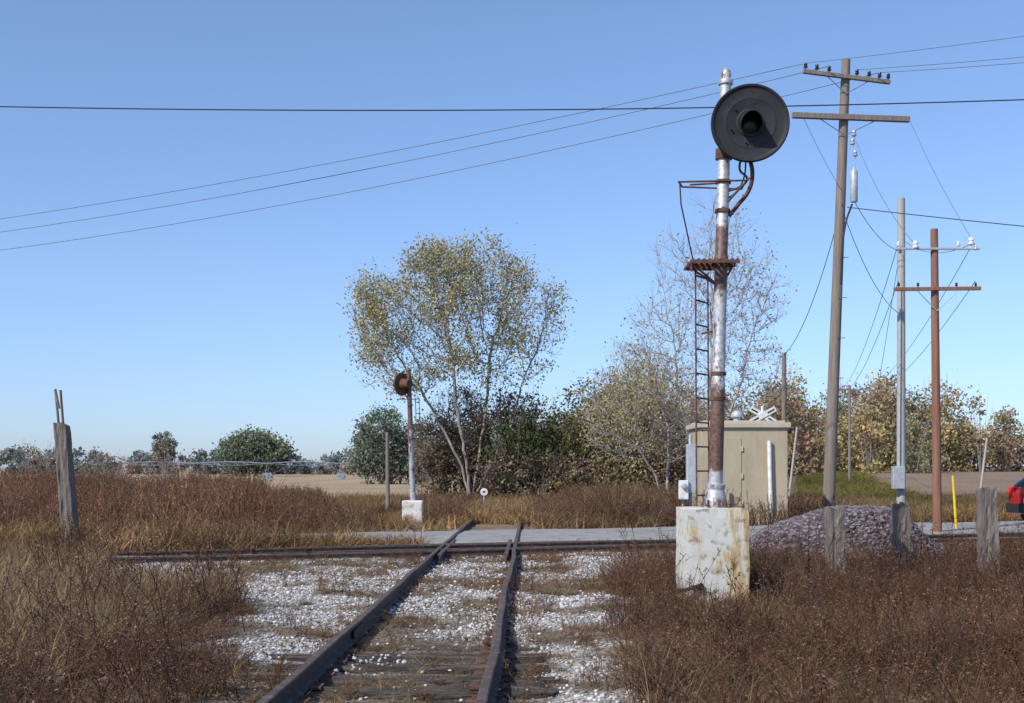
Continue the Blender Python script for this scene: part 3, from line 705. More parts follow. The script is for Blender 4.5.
def leaf_mass(name,blobs,n,size,seed,twig=14,sig=.17,per=55,haze=0.0):
    """blobs: (x,y,z,rx,ry,rz,color); leaves gathered in many small clumps -> ragged outline with gaps"""
    r=np.random.default_rng(seed); K=max(8,n//per)
    CP,ci=sample_blobs(blobs,K,r,.15)
    BB=np.array([b[:6] for b in blobs],float); CC=np.array([b[6] for b in blobs],float)
    crad=BB[ci][:,3:6].mean(1)*sig*r.uniform(.5,1.6,K)
    CP=CP+(CP-BB[ci][:,:3])*r.uniform(-.1,.25,(K,1))
    ccol=CC[ci]*r.uniform(.55,1.45,(K,1))*(1+r.uniform(-.12,.12,(K,3)))
    li=r.integers(0,K,n); P=CP[li]+r.normal(size=(n,3))*crad[li][:,None]*np.array([1,1,.8])
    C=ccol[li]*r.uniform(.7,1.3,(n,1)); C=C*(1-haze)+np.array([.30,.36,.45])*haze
    P[:,2]=np.where(P[:,2]<0,-P[:,2]*.6,P[:,2])
    par=empty(name,(blobs[0][0],blobs[0][1],0))
    V,F=leaves(P,r.uniform(size*.5,size*1.3,len(P)),r)
    tri_mesh("foliage",V,F,np.repeat(C,4,axis=0),M_leaf,par)
    T0=[];T1=[];RR=[]
    for b in blobs:
        x,y,z,rx,ry,rz=b[:6]
        base=Vector((x+r.normal()*.1*rx,y,-.2))
        for q in range(twig):
            u=r.normal(size=3); u/=np.linalg.norm(u); u[2]=abs(u[2])*.9+.1
            tip=Vector((x+u[0]*rx*1.15,y+u[1]*ry,z+u[2]*rz*r.uniform(1.0,1.4))); midp=base.lerp(tip,.5)+Vector((0,0,rz*.15))
            T0+=[base,midp];T1+=[midp,tip];RR+=[size*.22,size*.1]
    RR=np.array(RR); V,F=tubes([v[:] for v in T0],[v[:] for v in T1],RR,RR*.5,4)
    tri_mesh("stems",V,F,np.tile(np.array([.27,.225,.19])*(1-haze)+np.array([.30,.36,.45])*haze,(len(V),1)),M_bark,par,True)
    return par
dg=(.085,.095,.045); ol=(.25,.22,.10); br=(.22,.16,.115); ob=(.31,.25,.13); dk=(.12,.093,.065)
leaf_mass("shrub_thicket",[(.3,54,2.2,1.3,1.2,1.9,dg),(1.1,54.5,2.6,1.1,1.1,2.2,dg),(1.9,54.2,1.9,1.2,1.1,1.9,(.11,.11,.05)),(-.6,55.5,2.6,1.2,1.2,2.5,dk),(2.6,55,2.3,1.2,1.2,2.3,ol),(3.6,55.5,2.9,1.3,1.2,2.5,ol),(4.8,56,2.6,1.4,1.2,2.6,ob),(5.9,56,3.0,1.4,1.2,2.8,ob),(7,56,2.5,1.6,1.2,2.6,br),(8.3,57,2.2,1.5,1.2,2.2,ob),(9.6,57,2.6,1.3,1.2,2.4,br),(-2.4,56.5,1.8,1.5,1,1.8,dk),(-1.3,56,1.3,1.4,1,1.3,dk),(-3.4,57,1.2,1.2,1,1.2,br),(10.8,58,2.2,1.6,1.2,2.1,ol),(12.2,59,1.8,1.4,1.2,1.7,ob),(1,53,1.0,2.6,.8,1.1,br),(3.8,53,.9,2.2,.8,1.0,ob)],64000,.08,21,twig=32)
ceda=(.17,.19,.11)
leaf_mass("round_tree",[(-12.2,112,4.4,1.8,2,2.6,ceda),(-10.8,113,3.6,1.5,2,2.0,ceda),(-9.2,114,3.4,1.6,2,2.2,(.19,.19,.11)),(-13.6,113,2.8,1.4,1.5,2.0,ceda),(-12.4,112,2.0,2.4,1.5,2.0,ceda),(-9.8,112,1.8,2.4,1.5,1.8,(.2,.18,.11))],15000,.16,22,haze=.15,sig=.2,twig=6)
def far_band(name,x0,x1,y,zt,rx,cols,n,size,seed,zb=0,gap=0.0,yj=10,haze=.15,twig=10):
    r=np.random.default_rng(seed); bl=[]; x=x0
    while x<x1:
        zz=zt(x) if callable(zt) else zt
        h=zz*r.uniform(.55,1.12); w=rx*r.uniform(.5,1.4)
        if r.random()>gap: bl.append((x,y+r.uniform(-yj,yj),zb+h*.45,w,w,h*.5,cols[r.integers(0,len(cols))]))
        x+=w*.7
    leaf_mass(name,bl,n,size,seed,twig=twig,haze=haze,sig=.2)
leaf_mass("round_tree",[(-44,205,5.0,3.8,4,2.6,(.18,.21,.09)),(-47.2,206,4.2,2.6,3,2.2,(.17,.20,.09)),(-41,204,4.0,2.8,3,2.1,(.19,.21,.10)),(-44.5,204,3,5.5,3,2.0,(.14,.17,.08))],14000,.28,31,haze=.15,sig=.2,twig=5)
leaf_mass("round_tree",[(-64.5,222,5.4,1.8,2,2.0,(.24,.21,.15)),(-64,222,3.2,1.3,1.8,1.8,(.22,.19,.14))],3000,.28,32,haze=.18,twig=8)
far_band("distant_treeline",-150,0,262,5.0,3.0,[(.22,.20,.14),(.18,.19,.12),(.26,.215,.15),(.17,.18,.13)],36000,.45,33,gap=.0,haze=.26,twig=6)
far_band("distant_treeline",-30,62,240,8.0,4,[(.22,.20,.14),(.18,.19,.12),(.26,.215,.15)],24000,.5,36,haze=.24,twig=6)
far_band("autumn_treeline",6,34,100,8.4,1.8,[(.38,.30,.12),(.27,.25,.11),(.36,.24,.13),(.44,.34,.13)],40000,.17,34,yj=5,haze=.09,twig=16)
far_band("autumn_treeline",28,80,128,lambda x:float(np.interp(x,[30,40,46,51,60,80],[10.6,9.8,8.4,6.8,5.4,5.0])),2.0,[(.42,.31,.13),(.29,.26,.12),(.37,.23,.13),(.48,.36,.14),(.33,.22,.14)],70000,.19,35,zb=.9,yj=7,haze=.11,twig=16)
leaf_mass("horizon_brush",[(-46+i*1.6,88+3*math.sin(i*2.2),.8+.6*random.random(),1.4,1.6,1.0+1.3*random.random(),(.25,.18,.13)) for i in range(14)],10000,.10,37,haze=.08,twig=20)

# ------------------------------------------------------------------ foreground searchlight signal
sig=empty("railroad_searchlight_signal",(2.37,14.4,0))
bm=bmesh.new(); bmesh.ops.create_cube(bm,size=1); bmesh.ops.scale(bm,vec=(.76,.8,1.2),verts=bm.verts)
bmesh.ops.subdivide_edges(bm,edges=bm.edges[:],cuts=9,use_grid_fill=True)
for v in bm.verts:
    c=v.co+Vector((2.40,14.42,.465))
    chip=noise.noise(c*3.1)*.012+noise.noise(c*9)*.006
    ed=sum([abs(v.co.x)>.375,abs(v.co.y)>.39,abs(v.co.z)>.59])
    v.co*= (1-(.010+.035*max(0,noise.noise(c*6)))*(ed>=2)); v.co=v.co+Vector((2.40,14.42,.465))+Vector((chip,chip,chip*.5))
bm_obj("concrete_foundation",bm,M_block,sig)
b0=Vector((2.436,14.4,1.05)); t0=Vector((2.568,14.4,6.338)); ax=(t0-b0).normalized()
def mp(z): return b0+ax*((z-b0.z)/ax.z)
M_mast=mast_mat("peeling_silver_mast",1.0,6.4,[(0,(.2)),(.08,.3),(.11,.72),(.26,.64),(.29,.43),(.45,.39),(.49,.37),(.51,.60),(.62,.66),(.64,.42),(.72,.36),(1.0,.41)])
Lm=(t0-b0).length
lathe("mast",[(0,0),(0,.085),(.9,.085),(1.5,.084),(1.52,.078),(2.9,.078),(2.95,.085),(3.02,.085),(3.04,.074),(4.3,.074),(4.36,.068),(Lm-.2,.066)]+[(Lm-.2,.085),(Lm-.17,.09),(Lm-.15,.085),(Lm-.13,.06),(Lm-.09,.066),(Lm-.04,.055),(Lm,.02),(Lm,0)],b0,ax,M_mast,sig,28)
lathe("mast_base",[(0,0),(0,.17),(.035,.17),(.04,.135),(.12,.13),(.24,.105),(.26,.115),(.30,.115),(.31,.09),(.31,0)],b0-Vector((0,0,.01)),ax,mast_mat("base_paint",1.0,1.4,[(0,.5),(.5,.42),(1,.38)]),sig,24)
for k in range(4):
    a_=math.pi/4+k*math.pi/2; lathe("anchor_bolt_%d"%(k+1),[(0,0),(0,.022),(.03,.022),(.03,.012),(.09,.012),(.09,0)],(2.44+.15*math.cos(a_),14.4+.15*math.sin(a_),1.07),(0,0,1),M_rust,sig,8)
for z in(2.35,2.65,3.95,4.6,4.95):
    p=mp(z); lathe("clamp_band",[(0,.074),(0,.094),(.04,.094),(.04,.074)],p,ax,M_rust,sig,20)
dc=Vector((2.805,14.13,5.60)); fa=Vector((-.10,-1,-.03)).normalized()
lathe("background_disc",[(-.05,.43),(-.05,.452),(-.01,.460),(.02,.456),(.03,.447),(.026,.430),(.012,.418),(.006,.40),(.010,.30),(.014,.295),(.014,.285),(.012,.28),(.014,.0)],dc,fa,M_black,sig,72)
lathe("disc_back",[(-.05,.442),(-.055,.3),(-.06,0)],dc,fa,M_black,sig,48)
lathe("signal_housing",[(-.46,0),(-.46,.13),(-.43,.17),(-.2,.19),(-.06,.2),(-.055,0)],dc,fa,M_black,sig,28)
lathe("lens_ring",[(.014,.165),(.024,.165),(.028,.155),(.028,.14),(.022,.13)],dc,fa,M_black,sig,36)
lathe("lens",[(.018,.13),(.026,.1),(.034,.05),(.036,0)],dc,fa,M_dark,sig,32)
for k in range(6):
    a_=k*math.pi/3+.3; q=dc+Vector((math.cos(a_)*.235,0,math.sin(a_)*.235)); lathe("disc_bolt_%d"%k,[(0,0),(0,.012),(.03,.012),(.03,0)],q,fa,M_black,sig,8)
bm=bmesh.new(); rows=8; nn_=28; up=Vector((0,0,1)); sx=fa.cross(up).normalized(); uz=sx.cross(fa).normalized(); R_=[]
for i in range(rows+1):
    row=[]
    for k in range(nn_+1):
        th=math.radians(-50+280*k/nn_); ln=.28*(.62+.38*math.sin(max(min(th,math.pi),0)))*(1 if 0<=th<=math.pi else .62)
        f=i/rows; rad=.130-.012*f
        row.append(bm.verts.new(dc+fa*(.02+ln*f)+sx*math.cos(th)*rad+uz*(math.sin(th)*rad-.05*f)))
    R_.append(row)
for a_,b_ in zip(R_[:-1],R_[1:]):
    for k in range(nn_): bm.faces.new((a_[k],a_[k+1],b_[k+1],b_[k]))
o=bm_obj("hood",bm,M_black,sig,True); md=o.modifiers.new("s","SOLIDIFY"); md.thickness=.006
rod("mounting_arm",mp(5.35)+Vector((0,-.05,0)),dc-fa*.25+Vector((0,0,-.17)),.035,M_black,sig)
lathe("bracket_collar",[(0,.07),(0,.1),(.12,.1),(.12,.07)],mp(5.24),ax,M_rust,sig,20)
box("bracket_plate",(2.68,14.34,5.30),(.24,.09,.07),M_black,sig,bev=.02,tilt=(0,-.35))
pipe("curved_conduit",[(2.82,14.25,5.22),(2.86,14.28,5.06),(2.83,14.32,4.86),(2.70,14.36,4.68),(2.60,14.38,4.56)],.025,M_rust,sig)
pipe("curved_conduit_2",[(2.74,14.3,5.26),(2.72,14.33,5.1),(2.80,14.3,4.98),(2.72,14.36,4.9),(2.6,14.38,4.86)],.014,M_rust,sig)
pipe("cable",[(2.79,14.3,5.25),(2.77,14.35,5.0),(2.68,14.36,4.84),(2.6,14.4,4.78)],.010,M_wire,sig)
z=4.96
c_=[Vector((1.96,14.1,z-.06)),Vector((2.76,14.15,z-.03)),Vector((2.84,14.85,z+.03)),Vector((2.12,14.95,z+.08))]
segs=[(c_[i],c_[(i+1)%4]) for i in range(4)]+[(mp(z-.3),Vector((2.8,14.15,z))),(mp(z),Vector((2.15,14.5,z)))]
bars("upper_work_rail",segs,.012,M_rust,sig)
bars("ladder_top_rod",[(Vector((1.97,14.1,z-.06)),Vector((2.0,14.2,z-.3))),(Vector((2.0,14.2,z-.3)),Vector((2.24,14.74,z-.95)))],.009,M_rust,sig)
z=4.0
bm=bmesh.new()
for k in range(9):
    bmesh.ops.create_cube(bm,size=1,matrix=Matrix.Translation((2.14+k*.066,14.45,z))@Matrix.Diagonal((.025,.58,.03,1)))
for yy in(14.17,14.45,14.72): bmesh.ops.create_cube(bm,size=1,matrix=Matrix.Translation((2.40,yy,z-.02))@Matrix.Diagonal((.58,.03,.04,1)))
bm_obj("platform_grating",bm,M_rust,sig)
bars("platform_braces",[(mp(3.7),(2.14,14.3,3.98)),(mp(3.7),(2.66,14.4,3.98)),(mp(3.7),(2.2,14.7,3.98)),((2.12,14.17,3.98),(2.12,14.17,3.86))],.014,M_rust,sig)
la=Vector((2.27,14.72,0)); lb=Vector((2.47,15.02,0))
sg_=[(la+Vector((0,0,.0)),la+Vector((-.02,0,3.98))),(lb+Vector((0,0,.0)),lb+Vector((-.02,0,3.98)))]
zz=.3
while zz<3.95:
    sg_.append((la+Vector((-.02*zz/4,0,zz)),lb+Vector((-.02*zz/4,0,zz)))); zz+=.3
bars("ladder",sg_,.011,M_rust,sig)
bars("ladder_standoffs",[(mp(3.2),(2.35,14.85,3.2)),(mp(2.0),(2.35,14.85,2.0))],.012,M_rust,sig)
pipe("ground_conduit",[(2.22,13.99,.18),(2.0,13.93,.12),(1.86,13.9,.1),(1.74,13.95,.05),(1.68,14.0,-.05)],.022,M_black,sig)
box("junction_stub",(2.17,13.995,.14),(.12,.06,.06),M_black,sig)

# ------------------------------------------------------------------ far signal
fs=empty("railroad_searchlight_signal",(-2.64,32,0))
M_fblk=noise_mat("far_block_paint",[(0.36,(.3,.15,.09)),(.46,(.55,.52,.47)),(.6,(.68,.67,.64))],5,.9,.3)
box("concrete_foundation",(-2.64,32,.28),(.54,.54,.76),M_fblk,fs,bev=.03)
Mfm=mast_mat("far_mast",.6,4.3,[(0,.42),(.42,.44),(.58,.54),(.72,.7),(1,.72)])
fb=Vector((-2.64,32,.62)); ft=Vector((-2.76,32,4.2)); fx=ft-fb
lathe("mast",[(0,0),(0,.13),(.05,.13),(.06,.08),(1.9,.075),(1.95,.09),(2.0,.09),(2.02,.065),(fx.length-.1,.06),(fx.length-.08,.08),(fx.length,.03),(fx.length,0)],fb,fx,Mfm,fs,16)
hd=Vector((-2.93,31.9,3.75)); fa2=Vector((-.75,.6,0)).normalized()
lathe("background_disc",[(-.03,0),(-.03,.3),(0,.31),(.02,.3),(.02,0)],hd,fa2,M_rust,fs,28)
lathe("signal_housing",[(-.3,0),(-.3,.12),(-.03,.15),(-.03,0)],hd,fa2,M_rust,fs,16)
lathe("hood",[(0,.1),(.25,.09),(.25,.085),(.02,.09)],hd,fa2,M_black,fs,16)
bars("ladder",[((-2.5,32.3,0),(-2.6,32.3,3.4)),((-2.42,32.55,0),(-2.52,32.55,3.4))]+[((-2.5-.1*z_/3.4,32.3,z_),(-2.42-.1*z_/3.4,32.55,z_)) for z_ in np.arange(.3,3.4,.3)],.011,M_rust,fs)
bars("work_rail",[((-3.0,31.8,3.35),(-2.5,31.8,3.35)),((-2.5,31.8,3.35),(-2.5,32.3,3.4)),((-3,31.8,3.35),(-2.9,32.3,3.4)),((-2.72,32,3.3),(-2.95,31.9,3.6))],.015,M_rust,fs)
rod("marker_post",(-3.72,36,-.2),(-3.74,36,2.6),.065,M_pole,None,.055)
sn=empty("round_trackside_sign",(-1.05,45,0))
rod("post",(-1.05,45.03,-.2),(-1.05,45.03,.7),.03,M_grey,sn)
lathe("face",[(-.01,0),(-.01,.14),(.01,.14),(.01,0)],(-1.05,44.98,.62),(0,-1,0),M_white,sn,24)
lathe("symbol",[(.0,.04),(.006,.045),(.006,0)],(-1.05,44.968,.62),(0,-1,0),M_black,sn,16)

# ------------------------------------------------------------------ relay house
rh=empty("relay_house",(6.3,34,0))
hx0,hx1,hy0,hy1=5.2,7.58,33,35.3
hc=((hx0+hx1)/2,(hy0+hy1)/2)
box("walls",(hc[0],hc[1],1.28),(hx1-hx0,hy1-hy0,2.76),M_tan,rh,bev=.015)
box("roof",(hc[0],hc[1],2.70),(hx1-hx0+.16,hy1-hy0+.16,.14),M_tantrim,rh,bev=.02)
box("roof_cap",(hc[0],hc[1],2.80),(hx1-hx0-.1,hy1-hy0-.1,.06),M_tantrim,rh,bev=.02)
box("base_skirt",(hc[0],hc[1],.06),(hx1-hx0+.06,hy1-hy0+.06,.3),M_tantrim,rh,bev=.02)
box("door",(5.85,hy0-.008,1.3),(.9,.02,2.1),M_tan,rh,bev=.006)
for z_ in(.55,1.3,2.05): box("door_hinge",(6.32,hy0-.025,z_),(.06,.03,.14),M_tantrim,rh,bev=.004)
box("door_handle",(5.5,hy0-.04,1.25),(.05,.06,.2),M_grey,rh,bev=.01)
pipe("white_conduit",[(7.06,hy0-.08,2.27),(7.07,hy0-.09,1.5),(7.1,hy0-.09,.6),(7.12,hy0-.1,.2),(7.2,hy0-.2,.02)],.06,M_white,rh)
lathe("roof_vent",[(0,.1),(.14,.1),(.14,.17),(.2,.17),(.28,.13),(.32,.06),(.33,0)],(6.3,33.6,2.81),(0,0,1),M_grey,rh,20)
mpd=empty("electric_meter_pedestal",(4.6,31.6,0))
rod("post",(4.72,31.75,-.2),(4.72,31.75,2.4),.05,M_grey,mpd)
box("cabinet",(4.74,31.6,1.5),(.3,.22,1.3),M_grey,mpd,bev=.02)
box("meter_box",(4.50,31.5,.95),(.24,.2,.5),M_white,mpd,bev=.02)
lathe("meter_glass",[(0,.08),(.08,.07),(.1,0)],(4.50,31.4,1.05),(0,-1,0),M_grey,mpd,18)
rod("conduit",(4.5,31.6,-.2),(4.5,31.6,.7),.03,M_grey,mpd)

cbk=empty("railroad_crossbuck_sign",(8.4,40.2,0))
rod("post",(8.4,40.25,-.2),(8.4,40.25,3.6),.05,M_white,cbk)
box("blade_1",(8.4,40.17,3.28),(.95,.02,.18),M_white,cbk,bev=.004,tilt=(0,.5))
box("blade_2",(8.4,40.145,3.28),(.95,.02,.18),M_white,cbk,bev=.004,tilt=(0,-.5))
for k,s_ in enumerate((-1,1)):
    box("lettering_%d"%k,(8.4+s_*.26,40.130,3.28+s_*.142),(.26,.004,.05),M_black,cbk,bev=.0,tilt=(0,-.5))
    box("lettering_%d"%(k+2),(8.4+s_*.28,40.155,3.28-s_*.153),(.24,.004,.05),M_black,cbk,bev=.0,tilt=(0,.5))
rod("guy_wire_guard",(9.62,42,-.1),(9.98,42,2.95),.045,M_polew,None,.04)
rod("leaning_marker_stake",(23.4,60,.2),(23.75,60,3.0),.06,M_polew,None,.05)
rod("yellow_pipeline_marker",(10.9,29.4,-.2),(10.8,29.4,1.34),.035,M_yellow,None,.03)

# ------------------------------------------------------------------ poles
def insulator(name,p,parent,mat=M_insul,s=1.0):
    return lathe(name,[(0,0),(0,.02*s),(.06*s,.02*s),(.06*s,.055*s),(.09*s,.06*s),(.11*s,.035*s),(.14*s,.05*s),(.18*s,.04*s),(.2*s,.0)],p,(0,0,1),mat,parent,12)
up1=empty("utility_pole",(9.48,36,0))
rod("pole",(9.47,36,-.3),(10.02,36,13.76),.19,M_pole,up1,.13,16)
A0=Vector((8.67,35.75,13.34)); A1=Vector((11.31,35.9,13.06))
def arm(name,a,b,w,mat,parent):
    a=Vector(a);b=Vector(b);return box(name,(a+b)/2,((b-a).length,w,w),mat,parent,rot=math.atan2(b.y-a.y,b.x-a.x),tilt=(0,-math.asin((b.z-a.z)/(b-a).length)),bev=.012)
arm("upper_crossarm",A0,A1,.12,M_pole,up1)
B0=Vector((8.34,35.72,12.02)); B1=Vector((11.9,35.95,11.96))
arm("lower_crossarm",B0,B1,.16,M_pole,up1)
tops=[]
for k,f in enumerate((.03,.16,.3,.62,.76,.88,.98)):
    p=A0.lerp(A1,f)+Vector((0,0,.05)); insulator("pin_insulator_%d"%(k+1),p,up1,M_glass,1.1); tops.append(p+Vector((0,0,.2)))
bars("arm_braces",[(A0.lerp(A1,.25),(9.98,35.85,12.7)),(A0.lerp(A1,.78),(9.98,35.85,12.7)),(B0.lerp(B1,.2),(9.94,35.8,11.45)),(B0.lerp(B1,.75),(9.94,35.8,11.45))],.014,M_wireg,up1)
lathe("transformer_can",[(0,0),(0,.09),(.03,.11),(.9,.11),(.95,.08),(1.0,.04),(1.05,.03),(1.05,0)],(10.2,35.8,9.45),(0,0,1),M_grey,up1,20)
for k,z_ in enumerate((11.1,11.35,10.75)): insulator("cutout_%d"%k,(10.16+.04*k,35.8,z_),up1,M_grey,1.3)
pipe("riser_cable",[(10.15,35.82,9.4),(9.95,35.8,8.8),(9.8,35.78,7)],.03,M_wire,up1)
bars("pole_steps",[((9.5+.039*z_,35.85,z_),(9.72+.039*z_,35.75,z_)) for z_ in np.arange(3,9,1.2)],.012,M_rust,up1)

up2=empty("utility_pole",(12.97,40,0))
rod("pole",(12.97,40,-.3),(12.97,40,10.5),.15,M_polew,up2,.125,16)
box("meter_box",(12.8,39.78,1.2),(.4,.2,.75),M_grey,up2,bev=.02)
rod("riser_conduit",(12.85,39.82,1.5),(12.9,39.85,7.5),.03,M_grey,up2)
insulator("insulator",(12.85,39.85,8.7),up2)
up3=empty("utility_pole",(9.98,28.2,0))
PY3=28.9
rod("pole",(10.0,28.2,-.3),(9.92,28.2,7.14),.105,M_poler,up3,.085,16)
arm("upper_crossarm",(8.95,28.1,6.66),(10.95,28.1,6.66),.055,M_grey,up3)
arm("lower_crossarm",(8.95,28.08,5.71),(10.97,28.08,5.73),.085,M_poler,up3)
for k,x_ in enumerate((9.05,9.45,10.45,10.75,10.85)): insulator("insulator_%d"%(k+1),(x_,28.1,6.60 if k in(1,4) else 6.68),up3,M_insul,.8 if k not in(1,3) else 1.3)
for k,x_ in enumerate((9.05,9.5,10.4,10.85)): insulator("low_insulator_%d"%(k+1),(x_,28.08,5.75),up3,M_glass,.6)
bars("arm_braces",[((9.45,28.05,5.7),(9.95,28.1,5.2)),((10.45,28.05,5.7),(9.95,28.1,5.2))],.012,M_grey,up3)
up4=empty("utility_pole",(10.2,45,0))
rod("pole",(10.2,45,-.3),(10.2,45,5.8),.1,M_pole,up4,.085,12)
rod("cap",(10.2,45,5.8),(10.2,45,5.86),.1,M_grey,up4)
up5=empty("utility_pole",(22.5,80,0))
rod("pole",(22.5,80,.3),(22.5,80,7.0),.1,M_pole,up5,.08,10)
arm("crossarm",(21.6,80,6.7),(23.4,80,6.7),.08,M_pole,up5)

# ------------------------------------------------------------------ wires
def wire(a,b,sag,r,mat,parent,name="wire"):
    a=np.array(a,float);b=np.array(b,float);n=40;t=np.linspace(0,1,n+1)[:,None]
    P=a*(1-t)+b*t; P[:,2]-=(4*sag*t*(1-t))[:,0]
    V,F=tubes(P[:-1],P[1:],r,r,5); return tri_mesh(name,V,F,None,mat,parent,True)
wr=empty("overhead_power_lines",(0,36,13))
wire((-26,30,11.0),(26,30,11.35),.70,.017,M_wire,wr)
wire(tops[0],(-60,68,13.0),1.5,.013,M_wireg,wr)
wire(tops[2],(-60,68.5,12.9),1.85,.013,M_wireg,wr)
wire(tops[5],(-60,70,12.6),2.1,.013,M_wireg,wr)
wire(tops[0],(31,25,14.1),.35,.011,M_wireg,wr)
wire(tops[3],(31,26,13.4),.45,.011,M_wireg,wr)
wire(tops[5],(31,27,13.3),.4,.011,M_wireg,wr)
wire((10.0,35.8,9.3),(22,27,6.1),.1,.014,M_wire,wr)
wire(B1,(10.9,28.2,6.75),.15,.009,M_wireg,wr)
wire((10.25,35.8,11.3),(9.45,28.1,6.75),.3,.009,M_wireg,wr)
wire((9.85,35.8,9.4),(10.2,45,5.75),.7,.012,M_wire,wr)
wire(B0+Vector((.3,0,0)),(9.9,35.8,9.7),.1,.009,M_wireg,wr)
wire((9.9,35.8,9.1),(12.9,39.8,6.6),.5,.010,M_wire,wr)
wire((10.2,35.8,9.5),(12.9,39.8,8.7),.3,.010,M_wireg,wr)
wire((12.95,39.8,9.1),(10.7,28.1,6.75),.3,.009,M_wireg,wr)
for x_,z_,xx in((9.05,6.8,21.7),(10.8,6.8,23.2),(9.05,5.9,21.8),(10.85,5.9,23.3)):
    wire((x_,28.1,z_),(xx,80,6.8),1.0,.009,M_wireg,wr)
wire((12.95,40,8.9),(17.5,60,0.6),.1,.010,M_wireg,wr,"guy_wire")

# ------------------------------------------------------------------ timber posts
timber("timber_post",(4.15,15.4,-.3),(4.15,15.4,1.05),.245,M_wood,None,1,.04)
timber("timber_post",(5.60,17.2,-.3),(5.57,17.2,1.06),.25,M_wood,None,2,.04)
timber("timber_post",(6.28,15.8,-.3),(6.24,15.8,1.31),.235,M_wood,None,3,.04)
lp=empty("leaning_wood_post",(-8.05,21.6,0))
timber("post",(-7.9,21.6,-.3),(-8.12,21.6,2.36),.27,M_wood,lp,4,.04)
bars("steel_rods",[((-8.13,21.55,2.2),(-8.20,21.55,2.95)),((-8.05,21.55,2.2),(-8.09,21.5,2.93)),((-8.2,21.55,2.93),(-8.12,21.52,2.6))],.022,M_wood,lp)

# ------------------------------------------------------------------ irrigation pivot in the field
iv=empty("irrigation_pivot",(-34,150,0))
sg_=[];thick_=[]
for k in range(4):
    xa=-49+k*9.2; xb=xa+9.2
    prevp=None
    for q in range(9):
        f=q/8; p=Vector((xa+(xb-xa)*f,150,2.0+.2*math.sin(math.pi*f)))
        pl=Vector((xa+(xb-xa)*f,150,p.z-.45*math.sin(math.pi*f)))
        if prevp: thick_.append((prevp[0],p)); sg_.append((prevp[1],pl)); sg_.append((prevp[0],pl))
        prevp=(p,pl)
    sg_+= [((xa,150,2.0),(xa,148.6,.5)),((xa,150,2.0),(xa,151.4,.5)),((xa,148.6,.5),(xa,151.4,.5))]
bars("pipe_span",thick_,.055,M_galv,iv); bars("truss",sg_,.022,M_galv,iv)
for k in range(4):
    for yy in(148.6,151.4): lathe("wheel",[(-.08,.2),(-.08,.42),(.08,.42),(.08,.2)],(-49+k*9.2,yy,.4),(0,1,0),M_galv,iv,14)

# ------------------------------------------------------------------ red hatchback on the road
car=empty("red_car",(15.3,roadY(15.2),.1))
cy=math.atan(CS); cm=Matrix.Translation((15.45,roadY(15.3)-.1,.05))@Matrix.Rotation(cy,4,'Z')
ST=[(-2.12,.45,.78,.80,.74,.70),(-2.08,.30,.95,.97,.82,.72),(-1.95,.26,1.0,1.14,.85,.66),(-1.55,.24,1.0,1.42,.87,.60),(-.9,.22,.99,1.49,.88,.62),(-.1,.22,.97,1.50,.88,.62),(.55,.22,.95,1.40,.88,.60),(1.05,.22,.94,1.08,.87,.64),(1.25,.22,.93,.97,.86,.72),(1.8,.26,.84,.87,.83,.70),(2.1,.32,.68,.70,.76,.66),(2.16,.42,.58,.6,.7,.6)]
bm=bmesh.new(); rings=[]
for x_,zl,zb_,zr,wb,wr_ in ST:
    pts=[(-wb*.92,zl),(-wb,zl+.12),(-wb*1.0,zl+(zb_-zl)*.6),(-wb*.97,zb_),(-wr_,zr-.03),(-wr_*.8,zr),(0,zr+.015),(wr_*.8,zr),(wr_,zr-.03),(wb*.97,zb_),(wb,zl+(zb_-zl)*.6),(wb,zl+.12),(wb*.92,zl)]
    rings.append([bm.verts.new(cm@Vector((x_,y_,z_))) for y_,z_ in pts])
n=13
for i,(a_,b_) in enumerate(zip(rings[:-1],rings[1:])):
    for k in range(n):
        f=bm.faces.new((a_[k],a_[(k+1)%n],b_[(k+1)%n],b_[k]))
        if k in(3,8) and 2<=i<=6: f.material_index=1
        if k in(4,5,6,7) and i in(1,2,6): f.material_index=1
        f.smooth=k not in(3,8)
bm.faces.new(rings[0]); bm.faces.new(rings[-1][::-1]); bmesh.ops.recalc_face_normals(bm,faces=bm.faces)
o=bm_obj("body",bm,M_red,car); o.data.materials.append(M_glass)
for x_ in(-1.35,1.35):
    for y_ in(-.80,.80):
        c=cm@Vector((x_,y_,.30)); axv=cm.to_3x3()@Vector((0,1 if y_>0 else -1,0))
        lathe("wheel",[(-.12,0),(-.12,.27),(-.08,.31),(.08,.31),(.11,.27),(.115,.2)],c,axv,M_rubber,car,28)
        lathe("wheel_rim",[(.09,.2),(.10,.18),(.08,.15),(.10,.05),(.11,0)],c,axv,M_grey,car,20)
def cbox(nm,p,s,mt): box(nm,cm@Vector(p),s,mt,car,rot=cy,bev=.02)
cbox("rear_bumper",(-2.12,0,.42),(.16,1.6,.24),M_rubber); cbox("front_bumper",(2.12,0,.42),(.14,1.45,.22),M_rubber)
for y_ in(-.68,.68): cbox("tail_light",(-2.06,y_,.86),(.16,.2,.24),M_tail)
for y_ in(-.6,.6): cbox("headlight",(2.08,y_,.66),(.12,.26,.12),M_insul)
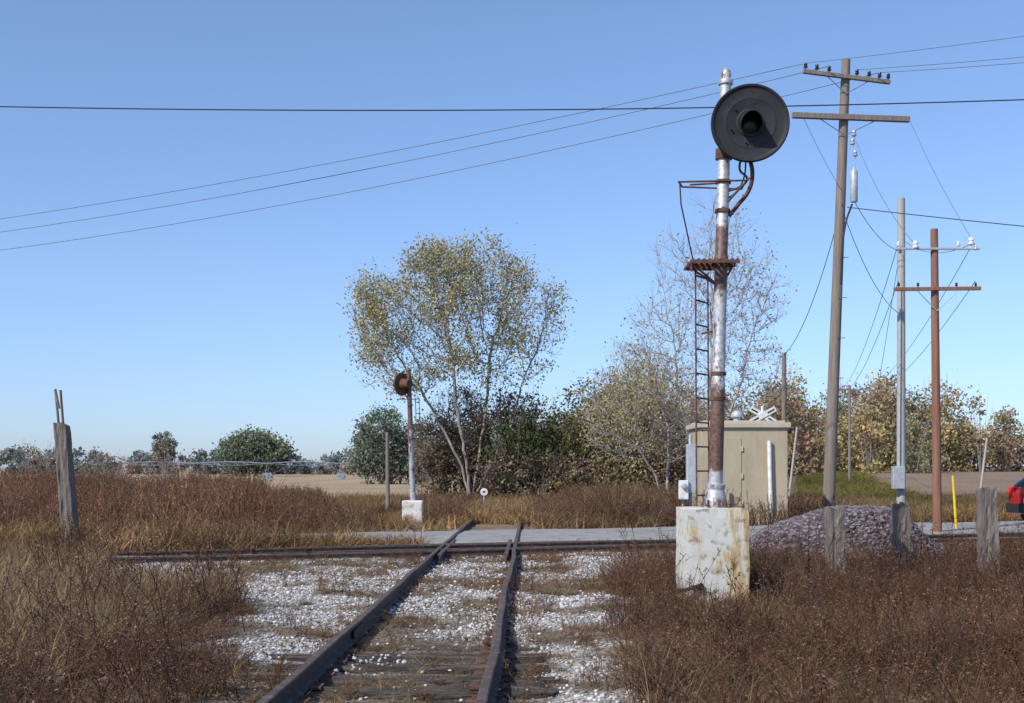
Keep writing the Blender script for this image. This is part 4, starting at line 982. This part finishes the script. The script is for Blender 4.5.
cbox("licence_plate",(-2.16,0,.62),(.03,.32,.14),M_white)
for y_ in(-.97,.97): cbox("mirror",(.75,y_,1.0),(.1,.18,.12),M_rubber)

# ------------------------------------------------------------------ light, sky, camera
w=bpy.data.worlds.new("World"); sc.world=w; w.use_nodes=True; nt=w.node_tree; L=nt.links
sky=nt.nodes.new("ShaderNodeTexSky"); sky.sky_type='NISHITA'; sky.sun_disc=False
EL=math.radians(42); RZ=math.radians(227)
sky.sun_elevation=EL; sky.sun_rotation=RZ; sky.altitude=200; sky.air_density=1.0; sky.dust_density=0.4; sky.ozone_density=2.0
tc=nt.nodes.new("ShaderNodeTexCoord"); sp=nt.nodes.new("ShaderNodeSeparateXYZ"); L.new(tc.outputs["Generated"],sp.inputs[0])
rm=ramp(nt,[(0.0,(.56,.71,1.12)),(.05,(.64,.77,1.12)),(.14,(.80,.89,1.12)),(.35,(.97,1.04,1.18))]); L.new(sp.outputs[2],rm.inputs[0])
mu=nt.nodes.new("ShaderNodeMixRGB"); mu.blend_type='MULTIPLY'; mu.inputs[0].default_value=1
L.new(sky.outputs[0],mu.inputs[1]); L.new(rm.outputs[0],mu.inputs[2])
bg=nt.nodes["Background"]; bg.inputs[1].default_value=.15; L.new(mu.outputs[0],bg.inputs[0])
sd=bpy.data.lights.new("sun","SUN"); sd.energy=4.9; sd.angle=math.radians(.5); sd.color=(1,.95,.88)
so=link(bpy.data.objects.new("sun",sd)); tos=Vector((math.sin(RZ)*math.cos(EL),math.cos(RZ)*math.cos(EL),math.sin(EL)))
so.rotation_euler=tos.to_track_quat('Z','Y').to_euler(); so.location=tos*60
cd=bpy.data.cameras.new("camera"); cd.sensor_width=36; cd.lens=42.19; cd.shift_y=.1128; cd.clip_start=.1; cd.clip_end=3000
co=link(bpy.data.objects.new("camera",cd)); co.location=(0,0,1.55); co.rotation_euler=(math.radians(90),0,0); sc.camera=co
sc.view_settings.view_transform='Standard'; sc.view_settings.look='None'; sc.view_settings.exposure=0
